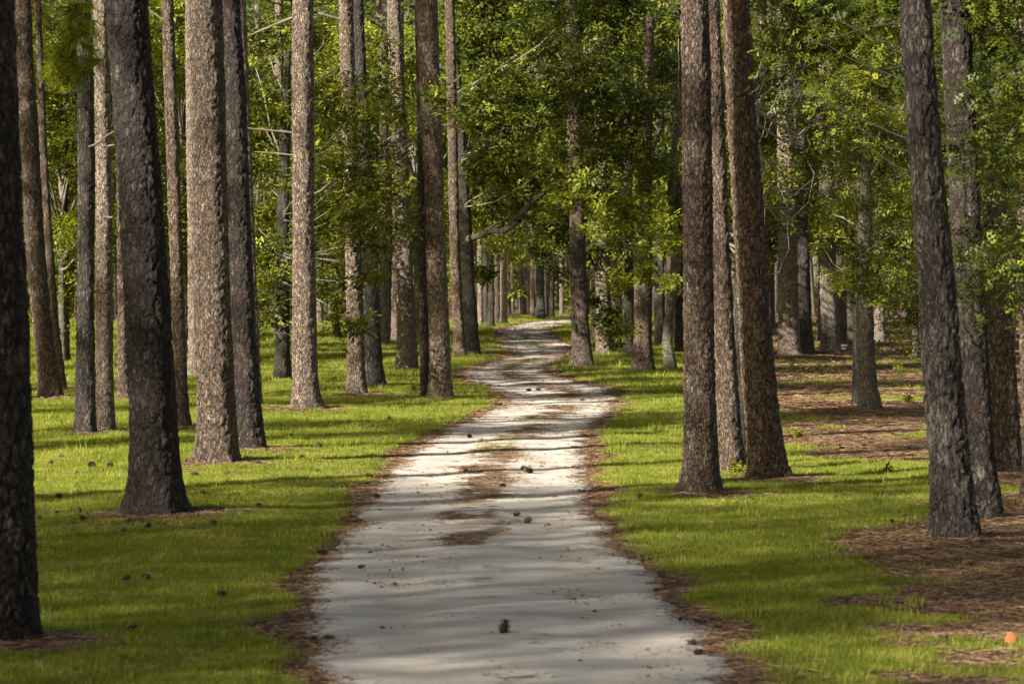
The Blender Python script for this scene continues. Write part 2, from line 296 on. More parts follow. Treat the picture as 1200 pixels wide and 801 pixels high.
# ---------------------------------------------------------------- trees that stand in view
# (base row, [(row, centre, width) ...] from foot to the top of the picture, bark, cell size, label)
K = shaded_bark; TB = tan_bark; P, G, W_, O, M_ = pine_bark, grey_bark, pale_bark, oak_bark, white_bark
SPEC = [
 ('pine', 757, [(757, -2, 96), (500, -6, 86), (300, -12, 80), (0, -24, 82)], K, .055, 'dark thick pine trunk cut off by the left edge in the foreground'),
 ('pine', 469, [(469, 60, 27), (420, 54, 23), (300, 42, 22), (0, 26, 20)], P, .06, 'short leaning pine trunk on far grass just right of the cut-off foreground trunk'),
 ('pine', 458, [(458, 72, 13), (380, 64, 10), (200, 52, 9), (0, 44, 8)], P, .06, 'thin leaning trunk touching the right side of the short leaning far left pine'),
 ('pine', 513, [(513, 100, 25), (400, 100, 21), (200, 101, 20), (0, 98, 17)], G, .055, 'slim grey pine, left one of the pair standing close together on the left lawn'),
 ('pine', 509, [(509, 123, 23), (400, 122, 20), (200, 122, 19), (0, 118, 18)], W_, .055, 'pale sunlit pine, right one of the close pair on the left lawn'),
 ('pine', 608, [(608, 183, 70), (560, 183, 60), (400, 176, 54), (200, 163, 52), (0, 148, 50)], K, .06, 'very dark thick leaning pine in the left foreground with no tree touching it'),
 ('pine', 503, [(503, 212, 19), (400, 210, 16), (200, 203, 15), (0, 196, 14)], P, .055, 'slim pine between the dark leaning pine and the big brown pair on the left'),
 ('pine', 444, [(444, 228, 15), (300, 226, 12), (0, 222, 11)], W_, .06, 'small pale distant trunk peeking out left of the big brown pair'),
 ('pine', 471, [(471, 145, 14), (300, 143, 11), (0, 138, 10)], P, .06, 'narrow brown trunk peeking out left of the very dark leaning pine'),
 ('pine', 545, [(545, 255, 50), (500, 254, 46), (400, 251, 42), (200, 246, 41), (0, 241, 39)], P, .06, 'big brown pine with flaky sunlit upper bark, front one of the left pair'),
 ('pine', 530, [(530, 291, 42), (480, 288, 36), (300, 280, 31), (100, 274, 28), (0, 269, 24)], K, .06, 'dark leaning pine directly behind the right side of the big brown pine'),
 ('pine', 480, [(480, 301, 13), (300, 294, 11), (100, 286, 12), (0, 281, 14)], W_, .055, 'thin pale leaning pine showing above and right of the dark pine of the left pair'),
 ('oak', 447, [(447, 331, 20), (400, 331, 17), (300, 331, 16), (150, 334, 12), (60, 338, 6)], O, .05, 'short dark trunk under hanging foliage left of the lone sunlit pine'),
 ('pine', 483, [(483, 359, 36), (460, 358, 30), (300, 356, 27), (150, 355, 26), (0, 355, 25)], TB, .055, 'straight sunlit pine standing by itself on the left lawn'),
 ('pine', 465, [(465, 418, 23), (400, 417, 20), (200, 411, 18), (0, 405, 17)], TB, .055, 'pine with leafy sprig hanging low in front, left of the pair near the road'),
 ('pine', 456, [(456, 439, 28), (440, 437, 24), (300, 432, 21), (100, 423, 15), (0, 419, 12)], G, .055, 'dark pine with flared foot, right one of the pair behind hanging leaves'),
 ('pine', 435, [(435, 478, 25), (350, 475, 21), (200, 470, 18), (0, 461, 16)], W_, .06, 'bright tall pine left of the road between the leafy pair and the roadside pair'),
 ('pine', 396, [(396, 461, 13), (280, 458, 12), (0, 452, 10)], P, .06, 'small distant brown trunk just left of the bright tall pine'),
 ('pine', 388, [(388, 449, 8), (250, 447, 7), (0, 443, 6)], W_, .06, 'very thin pale distant trunk second to the left of the bright tall pine'),
 ('pine', 467, [(467, 499, 13), (300, 497, 12), (0, 491, 10)], K, .05, 'slender black trunk tight against the left side of the roadside pine'),
 ('pine', 470, [(470, 516, 28), (400, 515, 25), (200, 508, 23), (0, 500, 26)], TB, .055, 'flaky brown roadside pine standing at the left edge of the road bend'),
 ('pine', 420, [(420, 539, 14), (300, 533, 12), (100, 529, 12), (0, 527, 11)], P, .06, 'left stem of the two touching trunks beside the far left road edge'),
 ('oak', 418, [(418, 551, 24), (350, 548, 20), (270, 544, 19), (150, 538, 15), (40, 530, 12)], O, .05, 'oak trunk with one thick crooked limb reaching right over the road'),
 ('pine', 431, [(431, 684, 26), (400, 681, 22), (300, 677, 19), (100, 672, 16), (0, 670, 14)], P, .055, 'straight dark pine at the right road edge where the road narrows'),
 ('pine', 417, [(417, 709, 20), (370, 707, 18), (200, 704, 14), (0, 702, 12)], W_, .06, 'pale trunk overgrown with ivy right of the road edge pine'),
 ('pine', 400, [(400, 697, 9), (200, 696, 8), (0, 694, 7)], W_, .06, 'thin pale trunk between the road edge pine and the ivy covered trunk'),
 ('oak', 418, [(418, 737, 13), (300, 737, 11), (100, 735, 8)], O, .05, 'thin dark trunk between the ivy covered trunk and the flared brown one'),
 ('oak', 437, [(437, 753, 27), (420, 753, 23), (300, 754, 20), (150, 757, 15), (20, 762, 9)], P, .05, 'brown trunk with flared foot under bright leaves right of the road'),
 ('oak', 437, [(437, 787, 17), (420, 784, 13), (390, 781, 11), (350, 788, 11), (300, 793, 12), (220, 786, 9), (120, 795, 7)], M_, .045, 'crooked mossy pale small oak trunk left of the big right hand pines'),
 ('pine', 405, [(405, 773, 13), (200, 773, 11), (0, 773, 10)], G, .06, 'shaded grey trunk behind the crooked mossy oak'),
 ('pine', 579, [(579, 822, 45), (540, 821, 40), (400, 819, 37), (200, 817, 35), (0, 814, 33)], P, .055, 'straight rusty brown pine, nearest of the three big pines right of the road'),
 ('pine', 553, [(553, 857, 31), (450, 851, 27), (300, 844, 23), (100, 838, 19), (0, 835, 16)], P, .055, 'leaning pine half hidden, middle one of the three big right hand pines'),
 ('oak', 545, [(545, 869, 15), (450, 867, 13), (300, 866, 11), (120, 868, 8)], O, .045, 'thin mossy green trunk squeezed behind the rightmost of the three big pines'),
 ('pine', 563, [(563, 902, 47), (540, 898, 42), (400, 886, 39), (200, 873, 36), (0, 862, 33)], P, .06, 'leaning pine with orange flaked bark, rightmost of the three big pines'),
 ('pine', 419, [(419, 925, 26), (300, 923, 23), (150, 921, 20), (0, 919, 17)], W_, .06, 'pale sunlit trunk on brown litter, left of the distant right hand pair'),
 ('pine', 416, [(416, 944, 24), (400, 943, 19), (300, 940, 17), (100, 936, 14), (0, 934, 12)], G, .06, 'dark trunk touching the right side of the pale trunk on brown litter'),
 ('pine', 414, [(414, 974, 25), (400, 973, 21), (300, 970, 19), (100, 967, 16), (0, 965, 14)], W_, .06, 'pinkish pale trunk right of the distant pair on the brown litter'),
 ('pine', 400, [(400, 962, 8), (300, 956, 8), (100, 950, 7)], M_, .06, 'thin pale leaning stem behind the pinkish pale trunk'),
 ('oak', 484, [(484, 1020, 30), (475, 1018, 24), (400, 1014, 22), (360, 1013, 21), (250, 1014, 15), (150, 1016, 8)], M_, .045, 'pale mossy trunk of the small evergreen tree on the brown litter'),
 ('oak', 478, [(478, 1003, 10), (380, 1004, 8), (250, 1006, 7), (180, 1007, 5)], O, .045, 'thin black stem close to the left side of the pale mossy evergreen trunk'),
 ('pine', 402, [(402, 1031, 13), (200, 1030, 11), (0, 1029, 10)], W_, .06, 'small pale distant trunk just right of the pale mossy evergreen trunk'),
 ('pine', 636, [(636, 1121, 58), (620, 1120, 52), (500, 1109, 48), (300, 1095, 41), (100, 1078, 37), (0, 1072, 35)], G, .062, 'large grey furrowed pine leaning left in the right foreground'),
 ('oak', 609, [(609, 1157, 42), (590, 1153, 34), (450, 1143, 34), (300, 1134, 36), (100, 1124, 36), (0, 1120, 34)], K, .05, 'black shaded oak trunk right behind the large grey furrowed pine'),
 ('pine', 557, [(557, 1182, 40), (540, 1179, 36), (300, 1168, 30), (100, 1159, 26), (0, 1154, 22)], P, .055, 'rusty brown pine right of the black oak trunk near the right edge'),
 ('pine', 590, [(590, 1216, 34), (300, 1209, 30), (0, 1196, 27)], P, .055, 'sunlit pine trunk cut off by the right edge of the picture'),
 ('pine', 390, [(390, 904, 9), (200, 903, 8), (0, 902, 7)], W_, .06, 'thin pale distant trunk just right of the three big pines'),
 ('pine', 394, [(394, 306, 9), (200, 304, 8), (0, 302, 7)], W_, .06, 'thin pale distant trunk left of the short dark trunk under foliage'),
 ('pine', 415, [(415, 796, 11), (200, 796, 9), (0, 795, 8)], G, .06, 'shaded thin trunk behind the left edge of the nearest big right hand pine'),
 ('pine', 382, [(382, 563, 6.5), (200, 562, 6), (0, 561, 5)], W_, .07, 'leftmost pale trunk of the distant cluster seen right of the two touching trunks'),
 ('pine', 381, [(381, 569, 7.5), (200, 568, 7), (0, 567, 6)], G, .07, 'dark second trunk of the distant cluster seen right of the two touching trunks'),
 ('pine', 380, [(380, 576, 5.5), (200, 576, 5), (0, 575, 4)], P, .07, 'brown third trunk of the distant cluster at the far road bend'),
 ('pine', 381, [(381, 583, 6), (200, 582, 6), (0, 581, 5)], P, .07, 'fourth trunk of the distant cluster at the far road bend'),
 ('pine', 381, [(381, 590, 9), (200, 590, 8), (0, 590, 7)], W_, .07, 'widest pale rightmost trunk of the distant cluster at the far road bend'),
 ('pine', 373, [(373, 624, 5.5), (200, 624, 5), (0, 624, 4)], W_, .07, 'slim bright distant trunk left of the two dark ones at the end of the road'),
 ('oak', 375, [(375, 634, 11), (300, 633, 9), (200, 634, 8), (60, 634, 6)], O, .07, 'wide dark distant trunk, left one of the two at the end of the road'),
 ('oak', 373, [(373, 645, 10), (330, 646, 8), (250, 649, 6), (120, 652, 4)], O, .07, 'dark distant trunk, right one of the two at the end of the road'),
 ('oak', 425, [(425, 78, 8), (300, 77, 7), (150, 76, 5)], O, .07, 'small thin dark trunk under bright leaves behind the short leaning far left pine'),
 ('pine', 371, [(371, 658, 5), (200, 658, 4.5), (0, 657, 4)], W_, .07, 'thin pale distant trunk right of the two dark ones at the end of the road'),
]
for _s in SPEC:
    D = depth(_s[1]); r_ = _s[2][0][2]*D/F
    if D < 100: TREE_RINGS.append(((_s[2][0][1]-600)*D/F, D-.1, r_*1.0+.12))

def trunk_mesh(name, zs, cx, cy, rr, mat, cell, seed, ztop_fine, px, flare=.3, furrow=False, lich=None):
    """zs, cx, cy, rr: centre line and radius in local metres; cell = size of a bark plate; px = metres per picture point at this distance"""
    H = zs[-1]; step = max(px*2.1, .014)
    zfine = np.arange(-.12, min(ztop_fine, H), step); zc = np.arange(zfine[-1]+.35, H, .45)
    z = np.concatenate([zfine, zc, [H]])
    zi = np.clip(z, 0, H)
    def sm(a):                                              # soft interpolation through the measured points
        acc = 0
        for dz in (-.35, 0, .35): acc = acc+np.interp(zi+dz, zs, a)
        return acc/3
    X = sm(cx); Y = sm(cy); Rr = sm(rr)
    rmax = max(rr[0], .05); seg = int(np.clip(2*math.pi*rmax/(step*1.05), 12, 200))
    th = np.arange(seg)*2*math.pi/seg
    Z, T = np.meshgrid(z, th, indexing='ij'); RR = np.repeat(Rr[:, None], seg, 1)
    fl = np.exp(-np.clip(Z, 0, None)/.21)*flare*1.35*(.35+.9*(np.sin(T*3+seed)*.5+.5)*(np.sin(T*5+seed*2)*.25+.75))
    low = fbm(np.stack([np.cos(T).ravel()*1.2+seed, np.sin(T).ravel()*1.2, Z.ravel()*.8], 1), seed, 2).reshape(Z.shape)-.5
    Rb = RR*(1+fl+low*.16)
    p = np.stack([np.cos(T)*RR, np.sin(T)*RR, Z], -1).reshape(-1, 3)
    pw = p+np.stack([vnoise(p*9+k*31, seed+k)-.5 for k in range(3)], 1)*cell*.9
    sz = .26 if furrow else .40
    q = pw*np.array([1, 1, sz])/cell
    f1, f2, idv = worley(q+seed*3.7, seed)
    cr = np.clip((f2-f1)*1.6, 0, 1)
    g1, g2, id2 = worley(pw*np.array([1, 1, .8])/(cell*.42)+seed*1.3, seed+50)
    cr2 = np.clip((g2-g1)*2, 0, 1)
    hgt = smooth(0, .30, cr)*(.55+.6*idv)+.30*smooth(0, .5, cr2)*id2+.25*(vnoise(p/.02, seed+4)-.5)
    amp = cell*(.42 if furrow else .34)*np.clip(RR.ravel()/.12, .3, 1)
    Rf = Rb.ravel()+(hgt-.6)*amp
    V = np.stack([np.repeat(X[:, None], seg, 1).ravel()+np.cos(T).ravel()*Rf, np.repeat(Y[:, None], seg, 1).ravel()+np.sin(T).ravel()*Rf, Z.ravel()], 1)
    n = len(z); a = np.arange(n-1)[:, None]*seg; k = np.arange(seg)[None, :]; k2 = (k+1) % seg
    Fq = np.stack([a+k, a+k2, a+seg+k2, a+seg+k], -1).reshape(-1, 4)
    lv = np.zeros(len(V))
    for (lx, ly, lz, lr) in (lich or []):
        d = np.sqrt((V[:, 0]-lx)**2+(V[:, 1]-ly)**2+((V[:, 2]-lz)*.8)**2)
        lv = np.maximum(lv, 1-smooth(lr*.5, lr*1.2, d+(vnoise(p*20, 5)-.5)*lr*.7))
    return mesh_np(name, V, Fq, mat, {'crack': cr*.65+cr2*.35, 'plate': idv*.65+id2*.35, 'lichen': lv})

# ---------------------------------------------------------------- foliage
def leaf_geo(kind):
    if kind == 'simple':                                    # folded lance-shaped leaf, 1 long
        return np.array([(0, 0, 0), (.45, .20, .05), (1, 0, -.06), (.45, -.20, .05)], float), np.array([(0, 2, 1), (0, 3, 2)])
    if kind == 'oval':
        return np.array([(0, 0, 0), (.35, .24, .06), (.75, .20, .04), (1, 0, -.05), (.75, -.20, .04), (.35, -.24, .06)], float), np.array([(0, 2, 1), (0, 3, 2), (0, 4, 3), (0, 5, 4)])
    o = [(0, 0), (.16, .05), (.22, .20), (.32, .09), (.42, .12), (.50, .34), (.58, .14), (.68, .12), (.80, .27), (.80, .08), (1, 0)]   # lobed oak leaf
    top = [(x, y, .10*y) for x, y in o]; bot = [(x, -y*.95, .10*y) for x, y in o[1:-1]]
    V = np.array(top+bot); n = len(o); Fc = []
    ax = list(range(n)); bx = [0]+list(range(n, n+n-2))+[n-1]
    mid = len(V); V = np.vstack([V, [(.25, 0, 0), (.5, 0, 0), (.78, 0, 0)]])
    def nearm(i): x = o[i][0]; return mid+(0 if x < .37 else 1 if x < .66 else 2)
    for i in range(n-1):
        Fc.append((nearm(i), ax[i+1], ax[i])); Fc.append((nearm(i), bx[i], bx[i+1]))
    return V, np.array(Fc)
def rotm(rng, N, up=.9, tilt=.6):
    """random frames: leaf axis in any compass direction, drooping a little"""
    az = rng.uniform(0, 2*math.pi, N); dr = rng.normal(-.25, tilt*.6, N)
    ax = np.stack([np.cos(az)*np.cos(dr), np.sin(az)*np.cos(dr), np.sin(dr)], 1)
    side = np.stack([-np.sin(az), np.cos(az), np.zeros(N)], 1)
    nrm = np.cross(ax, side); roll = rng.normal(0, tilt, N)[:, None]
    s2 = side*np.cos(roll)+nrm*np.sin(roll); n2 = -side*np.sin(roll)+nrm*np.cos(roll)
    return ax, s2, n2
def foliage_mesh(name, sprays, mat, rng, leaf=.12, per=16, rad=.24, kind='simple', flat=.45, jit=.3, curl=.6):
    """sprays: (n,3) points; at each one a tuft of leaves"""
    S = np.asarray(sprays, float); N = len(S)*per
    c = np.repeat(S, per, 0)
    off = rng.normal(0, 1, (N, 3)); off /= np.linalg.norm(off, axis=1)[:, None]; off *= (rng.uniform(0, 1, N)**.5)[:, None]*rad; off[:, 2] *= flat
    # each tuft leans its own way
    tl = np.repeat(rng.normal(0, .45, (len(S), 2)), per, 0); off[:, 2] += off[:, 0]*tl[:, 0]+off[:, 1]*tl[:, 1]
    ax, sd, nm = rotm(rng, N, tilt=curl*.55)
    g = np.repeat(rng.normal(0, .55, (len(S), 3)), per, 0); nm = nm*np.sign(nm[:, 2:3]+1e-9)+g; nm /= np.linalg.norm(nm, axis=1)[:, None]
    out = off/(np.linalg.norm(off, axis=1)[:, None]+1e-6)
    ax = ax*.6+out*.7; ax /= np.linalg.norm(ax, axis=1)[:, None]
    ax = ax-nm*(ax*nm).sum(1)[:, None]*.8; ax /= np.linalg.norm(ax, axis=1)[:, None]
    sd = np.cross(nm, ax); sd /= np.linalg.norm(sd, axis=1)[:, None]+1e-6; nm = np.cross(ax, sd)
    L = leaf*rng.uniform(1-jit, 1+jit, N)
    lv, lf = leaf_geo(kind); k = len(lv)
    V = (c+off)[:, None, :]+L[:, None, None]*(lv[None, :, 0:1]*ax[:, None, :]+lv[None, :, 1:2]*sd[:, None, :]+lv[None, :, 2:3]*nm[:, None, :])
    Fc = (np.arange(N)*k)[:, None, None]+lf[None]
    tint = np.repeat(np.clip(np.repeat(rng.uniform(0, 1, len(S)), per)*.65+rng.uniform(0, 1, N)*.4, 0, 1), k)
    return mesh_np(name, V.reshape(-1, 3), Fc.reshape(-1, lf.shape[1]), mat, {'tint': tint}, False)
def spray_points(lumps, rng, dens=9., shell=.55):
    """points in the lumps (x,y,z,r[,squash]), thicker towards their outside, broken into sub-clumps with gaps"""
    out = []
    for L in lumps:
        x, y, z, r = L[:4]; sq = L[4] if len(L) > 4 else .75
        n = max(6, int(dens*r*r*4))
        d = rng.normal(0, 1, (n, 3)); d /= np.linalg.norm(d, axis=1)[:, None]
        rr = r*(shell+(1-shell)*rng.uniform(0, 1, n)**.7)*(.8+.45*fbm(d*1.7+x*3+z, 3, 2))*1.1
        p = d*rr[:, None]; p[:, 2] *= sq
        p = p+np.array([x, y, z]); keep = fbm(p*(1.1/max(r, .4)+.9), 8, 3) > .42
        out.append(p[keep])
    return np.concatenate(out)
def needle_mesh(name, tufts, mat, rng, per=26, L=.24, wd=.006, dirs=None):
    S = np.asarray(tufts, float); N = len(S)*per; c = np.repeat(S, per, 0)
    if dirs is None: dirs = rng.normal(0, 1, (len(S), 3)); dirs[:, 2] = np.abs(dirs[:, 2])*.6
    dirs = dirs/np.linalg.norm(dirs, axis=1)[:, None]
    a = np.repeat(dirs, per, 0)*.75+rng.normal(0, .42, (N, 3)); a /= np.linalg.norm(a, axis=1)[:, None]
    s = np.cross(a, rng.normal(0, 1, (N, 3))); s /= np.linalg.norm(s, axis=1)[:, None]
    l = (L*rng.uniform(.7, 1.15, N))[:, None]; base = c+np.repeat(dirs, per, 0)*rng.uniform(-.5, .2, N)[:, None]*L*.7
    V = np.stack([base-s*wd, base+s*wd, base+a*l+np.array([0, 0, -.04])*l/L*.3], 1).reshape(-1, 3)
    Fc = np.arange(N*3).reshape(-1, 3)
    t = np.repeat(rng.uniform(0, 1, len(S)), per*3)*.6+np.repeat(rng.uniform(0, 1, N), 3)*.4
    return mesh_np(name, V, Fc, mat, {'tint': t}, False)

# shared pine crowns (their bottoms start above the picture for all but the far trees)
def pine_crown(seed, n_b=32, H=11., wide=3.1, per=30, tufts_=15, spread=.34):
    rng = np.random.default_rng(seed); tu = []; dr = []; limb = MB()
    for i in range(n_b):
        t = (i+.5)/n_b; z0 = H*t*.92; az = i*2.4+rng.uniform(-.4, .4); Lb = wide*(1.05-t*.75)*rng.uniform(.6, 1.1)
        d = np.array([math.cos(az), math.sin(az), .18+.4*t]); p0 = np.array([0, 0, z0]); p1 = p0+d*Lb
        pts = wiggle(p0, p1, 4, .06, rng, -.06); tube(limb, pts, [.06, .05, .035, .025, .012], 5)
        for k in range(tufts_):
            u = rng.uniform(.35, 1.05); c = p0+d*Lb*min(u, 1)+rng.normal(0, spread, 3)*np.array([1, 1, .8]); tu.append(c); dr.append(d+rng.normal(0, .5, 3)+np.array([0, 0, .4]))
    return needle_mesh('pine_crown', tu, needle_mat, rng, per, .34, .015, np.array(dr)), limb.mesh('pine_limbs', twig_mat)
PINE_CROWNS = [pine_crown(s) for s in (1, 2, 3)]+[pine_crown(4, 44, 11., 3.6, 7, 46, .62)]  # last crown, for unseen trees, spread thin to make their shade soft and even
# shared broadleaf crowns, 8 m across, for the trees further off
def round_crown(seed, Rw=3.6, H=7.5, mat=leaf_green, leaf=.17):
    rng = np.random.default_rng(seed); lumps = []; limb = MB()
    for i in range(30):
        t = rng.uniform(0, 1); az = rng.uniform(0, 2*math.pi); rad = Rw*(1-abs(t-.35)*1.0)*rng.uniform(.35, 1)
        c = (math.cos(az)*rad, math.sin(az)*rad, H*t); r = rng.uniform(.8, 1.35); lumps.append(c+(r, .6))
        tube(limb, wiggle((0, 0, max(-.6, c[2]*.5-.8)), c, 4, .09, rng), [.07, .055, .04, .025, .012], 5)
    return foliage_mesh('leafy_crown', spray_points(lumps, rng, 17., .3), mat, rng, leaf, 16, .36), limb.mesh('limbs', twig_mat)
ROUND = [round_crown(11), round_crown(12, mat=leaf_bright), round_crown(13, 3.1, 8.5, leaf_green), round_crown(14, 3.8, 6.5, leaf_dark)]

def px_lumps(lst, D, ox, oy):
    out = []
    for L in lst:
        x, y, r = L[:3]; dd = L[3] if len(L) > 3 else 0
        p = at(x, y, D+dd); out.append((p[0]-ox, p[1]-oy, p[2], r*(D+dd)/F, .8))
    return out
# foliage of the trees in view: index in SPEC -> (lumps (x, y, r, nearer/farther), leaf material, leaf length, kind, density)
CROWNS = {
 12: ([(330, 330, 34), (298, 255, 34, 4), (352, 205, 36, -3), (330, 120, 40), (322, 290, 26, -5), (300, 190, 30, 3), (385, 235, 34, 2), (412, 190, 36, -12), (425, 120, 34, -12), (402, 150, 26, -12), (455, 215, 30, -13), (425, 235, 30, -12), (408, 270, 24, -12), (440, 290, 22, -12), (432, 330, 20, -12), (470, 130, 24, 0), (320, 200, 34, 6), (300, 120, 36, 8), (385, 180, 36, 6), (380, 290, 30, 6), (300, 330, 24, 6), (440, 180, 26, -12), (410, 300, 30, 1), (440, 250, 34, -10),
       (468, 258, 24, -12), (395, 330, 28, 0), (380, 120, 40, 6), (442, 105, 36, 2), (310, 50, 40, 4), (380, 40, 44, 8), (430, 50, 36, 6), (410, 385, 17, -13), (425, 378, 15, -13), (395, 372, 14, -12), (398, 270, 30, 2), (480, 180, 22, 12),
       (340, 375, 18, 2), (310, 365, 20, 0), (300, 380, 16, 4), (345, 330, 26, 5), (325, 300, 30, 5), (300, 300, 24, 4), (345, 250, 30, 6), (385, 340, 22, 4), (505, 118, 17, -13), (520, 95, 14, -14), (535, 135, 14, -14)], leaf_green, .145, 'simple', 12.),
 22: ([(575, 60, 46), (620, 115, 52, -8), (560, -30, 55), (650, 30, 55, -4), (600, 190, 40, -6), (660, 185, 40, -10), (580, 235, 26, 0), (570, 130, 34, -4), (690, 110, 46, -6), (620, -40, 60, 0), (620, 240, 20, -6), (560, 200, 20, -4), (700, 0, 60, -10), (560, 320, 12, 4)], leaf_oak, .16, 'oval', 17.),
 24: ([(700, 350, 14, -3), (712, 372, 15, -3), (715, 395, 11, -3), (690, 300, 22), (660, 265, 24, -3), (640, 290, 20, 3), (700, 235, 26, -4)], leaf_oak, .15, 'oval', 18.),
 26: ([(640, 250, 26, 6), (655, 320, 16, 10), (690, 190, 30, 3), (735, 340, 16, 2), (720, 290, 24, 2), (735, 60, 44, 0), (690, -20, 50), (780, 40, 46, 4), (680, 60, 46, -19), (660, 120, 38, -18), (692, 175, 34, -19), (670, 0, 50, -18), (640, 180, 26, -18), (745, 180, 38, -18), (755, 120, 38, -18), (722, 140, 36, -18), (790, 120, 36, -12), (780, 180, 30, -12), (740, 70, 40, -15), (800, 60, 40, -10)], leaf_oak, .14, 'simple', 15.),
 27: ([(745, 245, 34, -2), (782, 275, 26, -5), (705, 262, 28, -4), (745, 300, 22, -4), (760, 325, 14, -3), (735, 380, 10, -2), (790, 330, 14, -4), (668, 226, 20, -3), (650, 245, 18, -3), (690, 215, 26, -6), (765, 200, 26, 0), (725, 330, 16, -3)], leaf_bright, .13, 'oval', 13.),
 28: ([(795, 240, 22, 0), (800, 180, 28, 2), (780, 90, 36, 2), (800, 20, 40, 2)], leaf_oak, .13, 'oval', 11.),
 32: ([(865, 180, 24, 28), (880, 100, 34, 30), (905, 200, 26, 30), (872, 310, 16, 26), (880, 355, 13, 24), (925, 60, 38, 30), (915, 250, 20, 28), (950, 190, 30, 28), (905, -20, 44, 28), (960, 100, 40, 30), (985, 40, 44, 30), (1010, 110, 36, 30), (935, 140, 34, 27), (965, 0, 44, 30), (1030, 40, 44, 32), (985, 170, 30, 30), (925, 215, 22, 26), (890, 40, 30, 29), (1040, 160, 30, 32)], leaf_oak, .13, 'simple', 15.),
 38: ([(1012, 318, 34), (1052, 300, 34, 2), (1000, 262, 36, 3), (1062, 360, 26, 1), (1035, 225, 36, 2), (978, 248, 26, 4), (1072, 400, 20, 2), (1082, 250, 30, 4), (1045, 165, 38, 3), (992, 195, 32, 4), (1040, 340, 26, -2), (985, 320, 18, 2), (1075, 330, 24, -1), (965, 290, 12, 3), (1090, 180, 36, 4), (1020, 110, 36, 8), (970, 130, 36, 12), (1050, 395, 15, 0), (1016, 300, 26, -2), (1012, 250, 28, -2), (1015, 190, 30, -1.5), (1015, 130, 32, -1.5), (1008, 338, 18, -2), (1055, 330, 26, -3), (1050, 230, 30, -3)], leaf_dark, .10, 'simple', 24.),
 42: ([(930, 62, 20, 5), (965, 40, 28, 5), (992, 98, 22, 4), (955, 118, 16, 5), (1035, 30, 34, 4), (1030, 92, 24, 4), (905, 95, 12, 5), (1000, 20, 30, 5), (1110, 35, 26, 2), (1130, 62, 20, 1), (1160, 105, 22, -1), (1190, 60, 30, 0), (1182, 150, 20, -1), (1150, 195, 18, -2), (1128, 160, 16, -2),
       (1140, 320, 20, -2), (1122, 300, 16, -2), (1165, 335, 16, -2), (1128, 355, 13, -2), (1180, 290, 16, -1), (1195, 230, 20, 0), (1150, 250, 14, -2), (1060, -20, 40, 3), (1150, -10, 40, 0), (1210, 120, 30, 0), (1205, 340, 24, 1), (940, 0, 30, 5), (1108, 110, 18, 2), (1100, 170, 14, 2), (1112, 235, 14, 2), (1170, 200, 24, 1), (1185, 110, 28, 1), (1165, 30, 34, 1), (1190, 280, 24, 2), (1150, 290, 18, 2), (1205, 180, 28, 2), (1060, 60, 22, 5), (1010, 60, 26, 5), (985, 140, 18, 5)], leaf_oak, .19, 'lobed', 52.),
 54: ([(634, 200, 30), (620, 150, 26), (650, 130, 26), (610, 240, 20), (596, 330, 16, -5), (600, 300, 20, -5)], leaf_green, .3, 'simple', 3.),
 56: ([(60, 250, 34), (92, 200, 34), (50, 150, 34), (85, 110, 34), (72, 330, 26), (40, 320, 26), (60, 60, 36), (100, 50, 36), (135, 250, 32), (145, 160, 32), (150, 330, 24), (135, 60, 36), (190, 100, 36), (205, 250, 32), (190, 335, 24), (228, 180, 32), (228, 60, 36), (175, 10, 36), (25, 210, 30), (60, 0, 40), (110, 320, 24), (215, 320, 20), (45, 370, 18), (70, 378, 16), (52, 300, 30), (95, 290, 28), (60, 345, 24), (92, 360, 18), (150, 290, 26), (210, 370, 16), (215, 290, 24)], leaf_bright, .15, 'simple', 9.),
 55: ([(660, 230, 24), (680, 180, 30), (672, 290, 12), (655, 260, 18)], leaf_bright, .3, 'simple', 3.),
}
def mpp(D): return D/F*1200/1024
NAMES = {'pine': ('pine_tree', 'pine tree'), 'oak': ('broadleaf_tree', 'tree')}
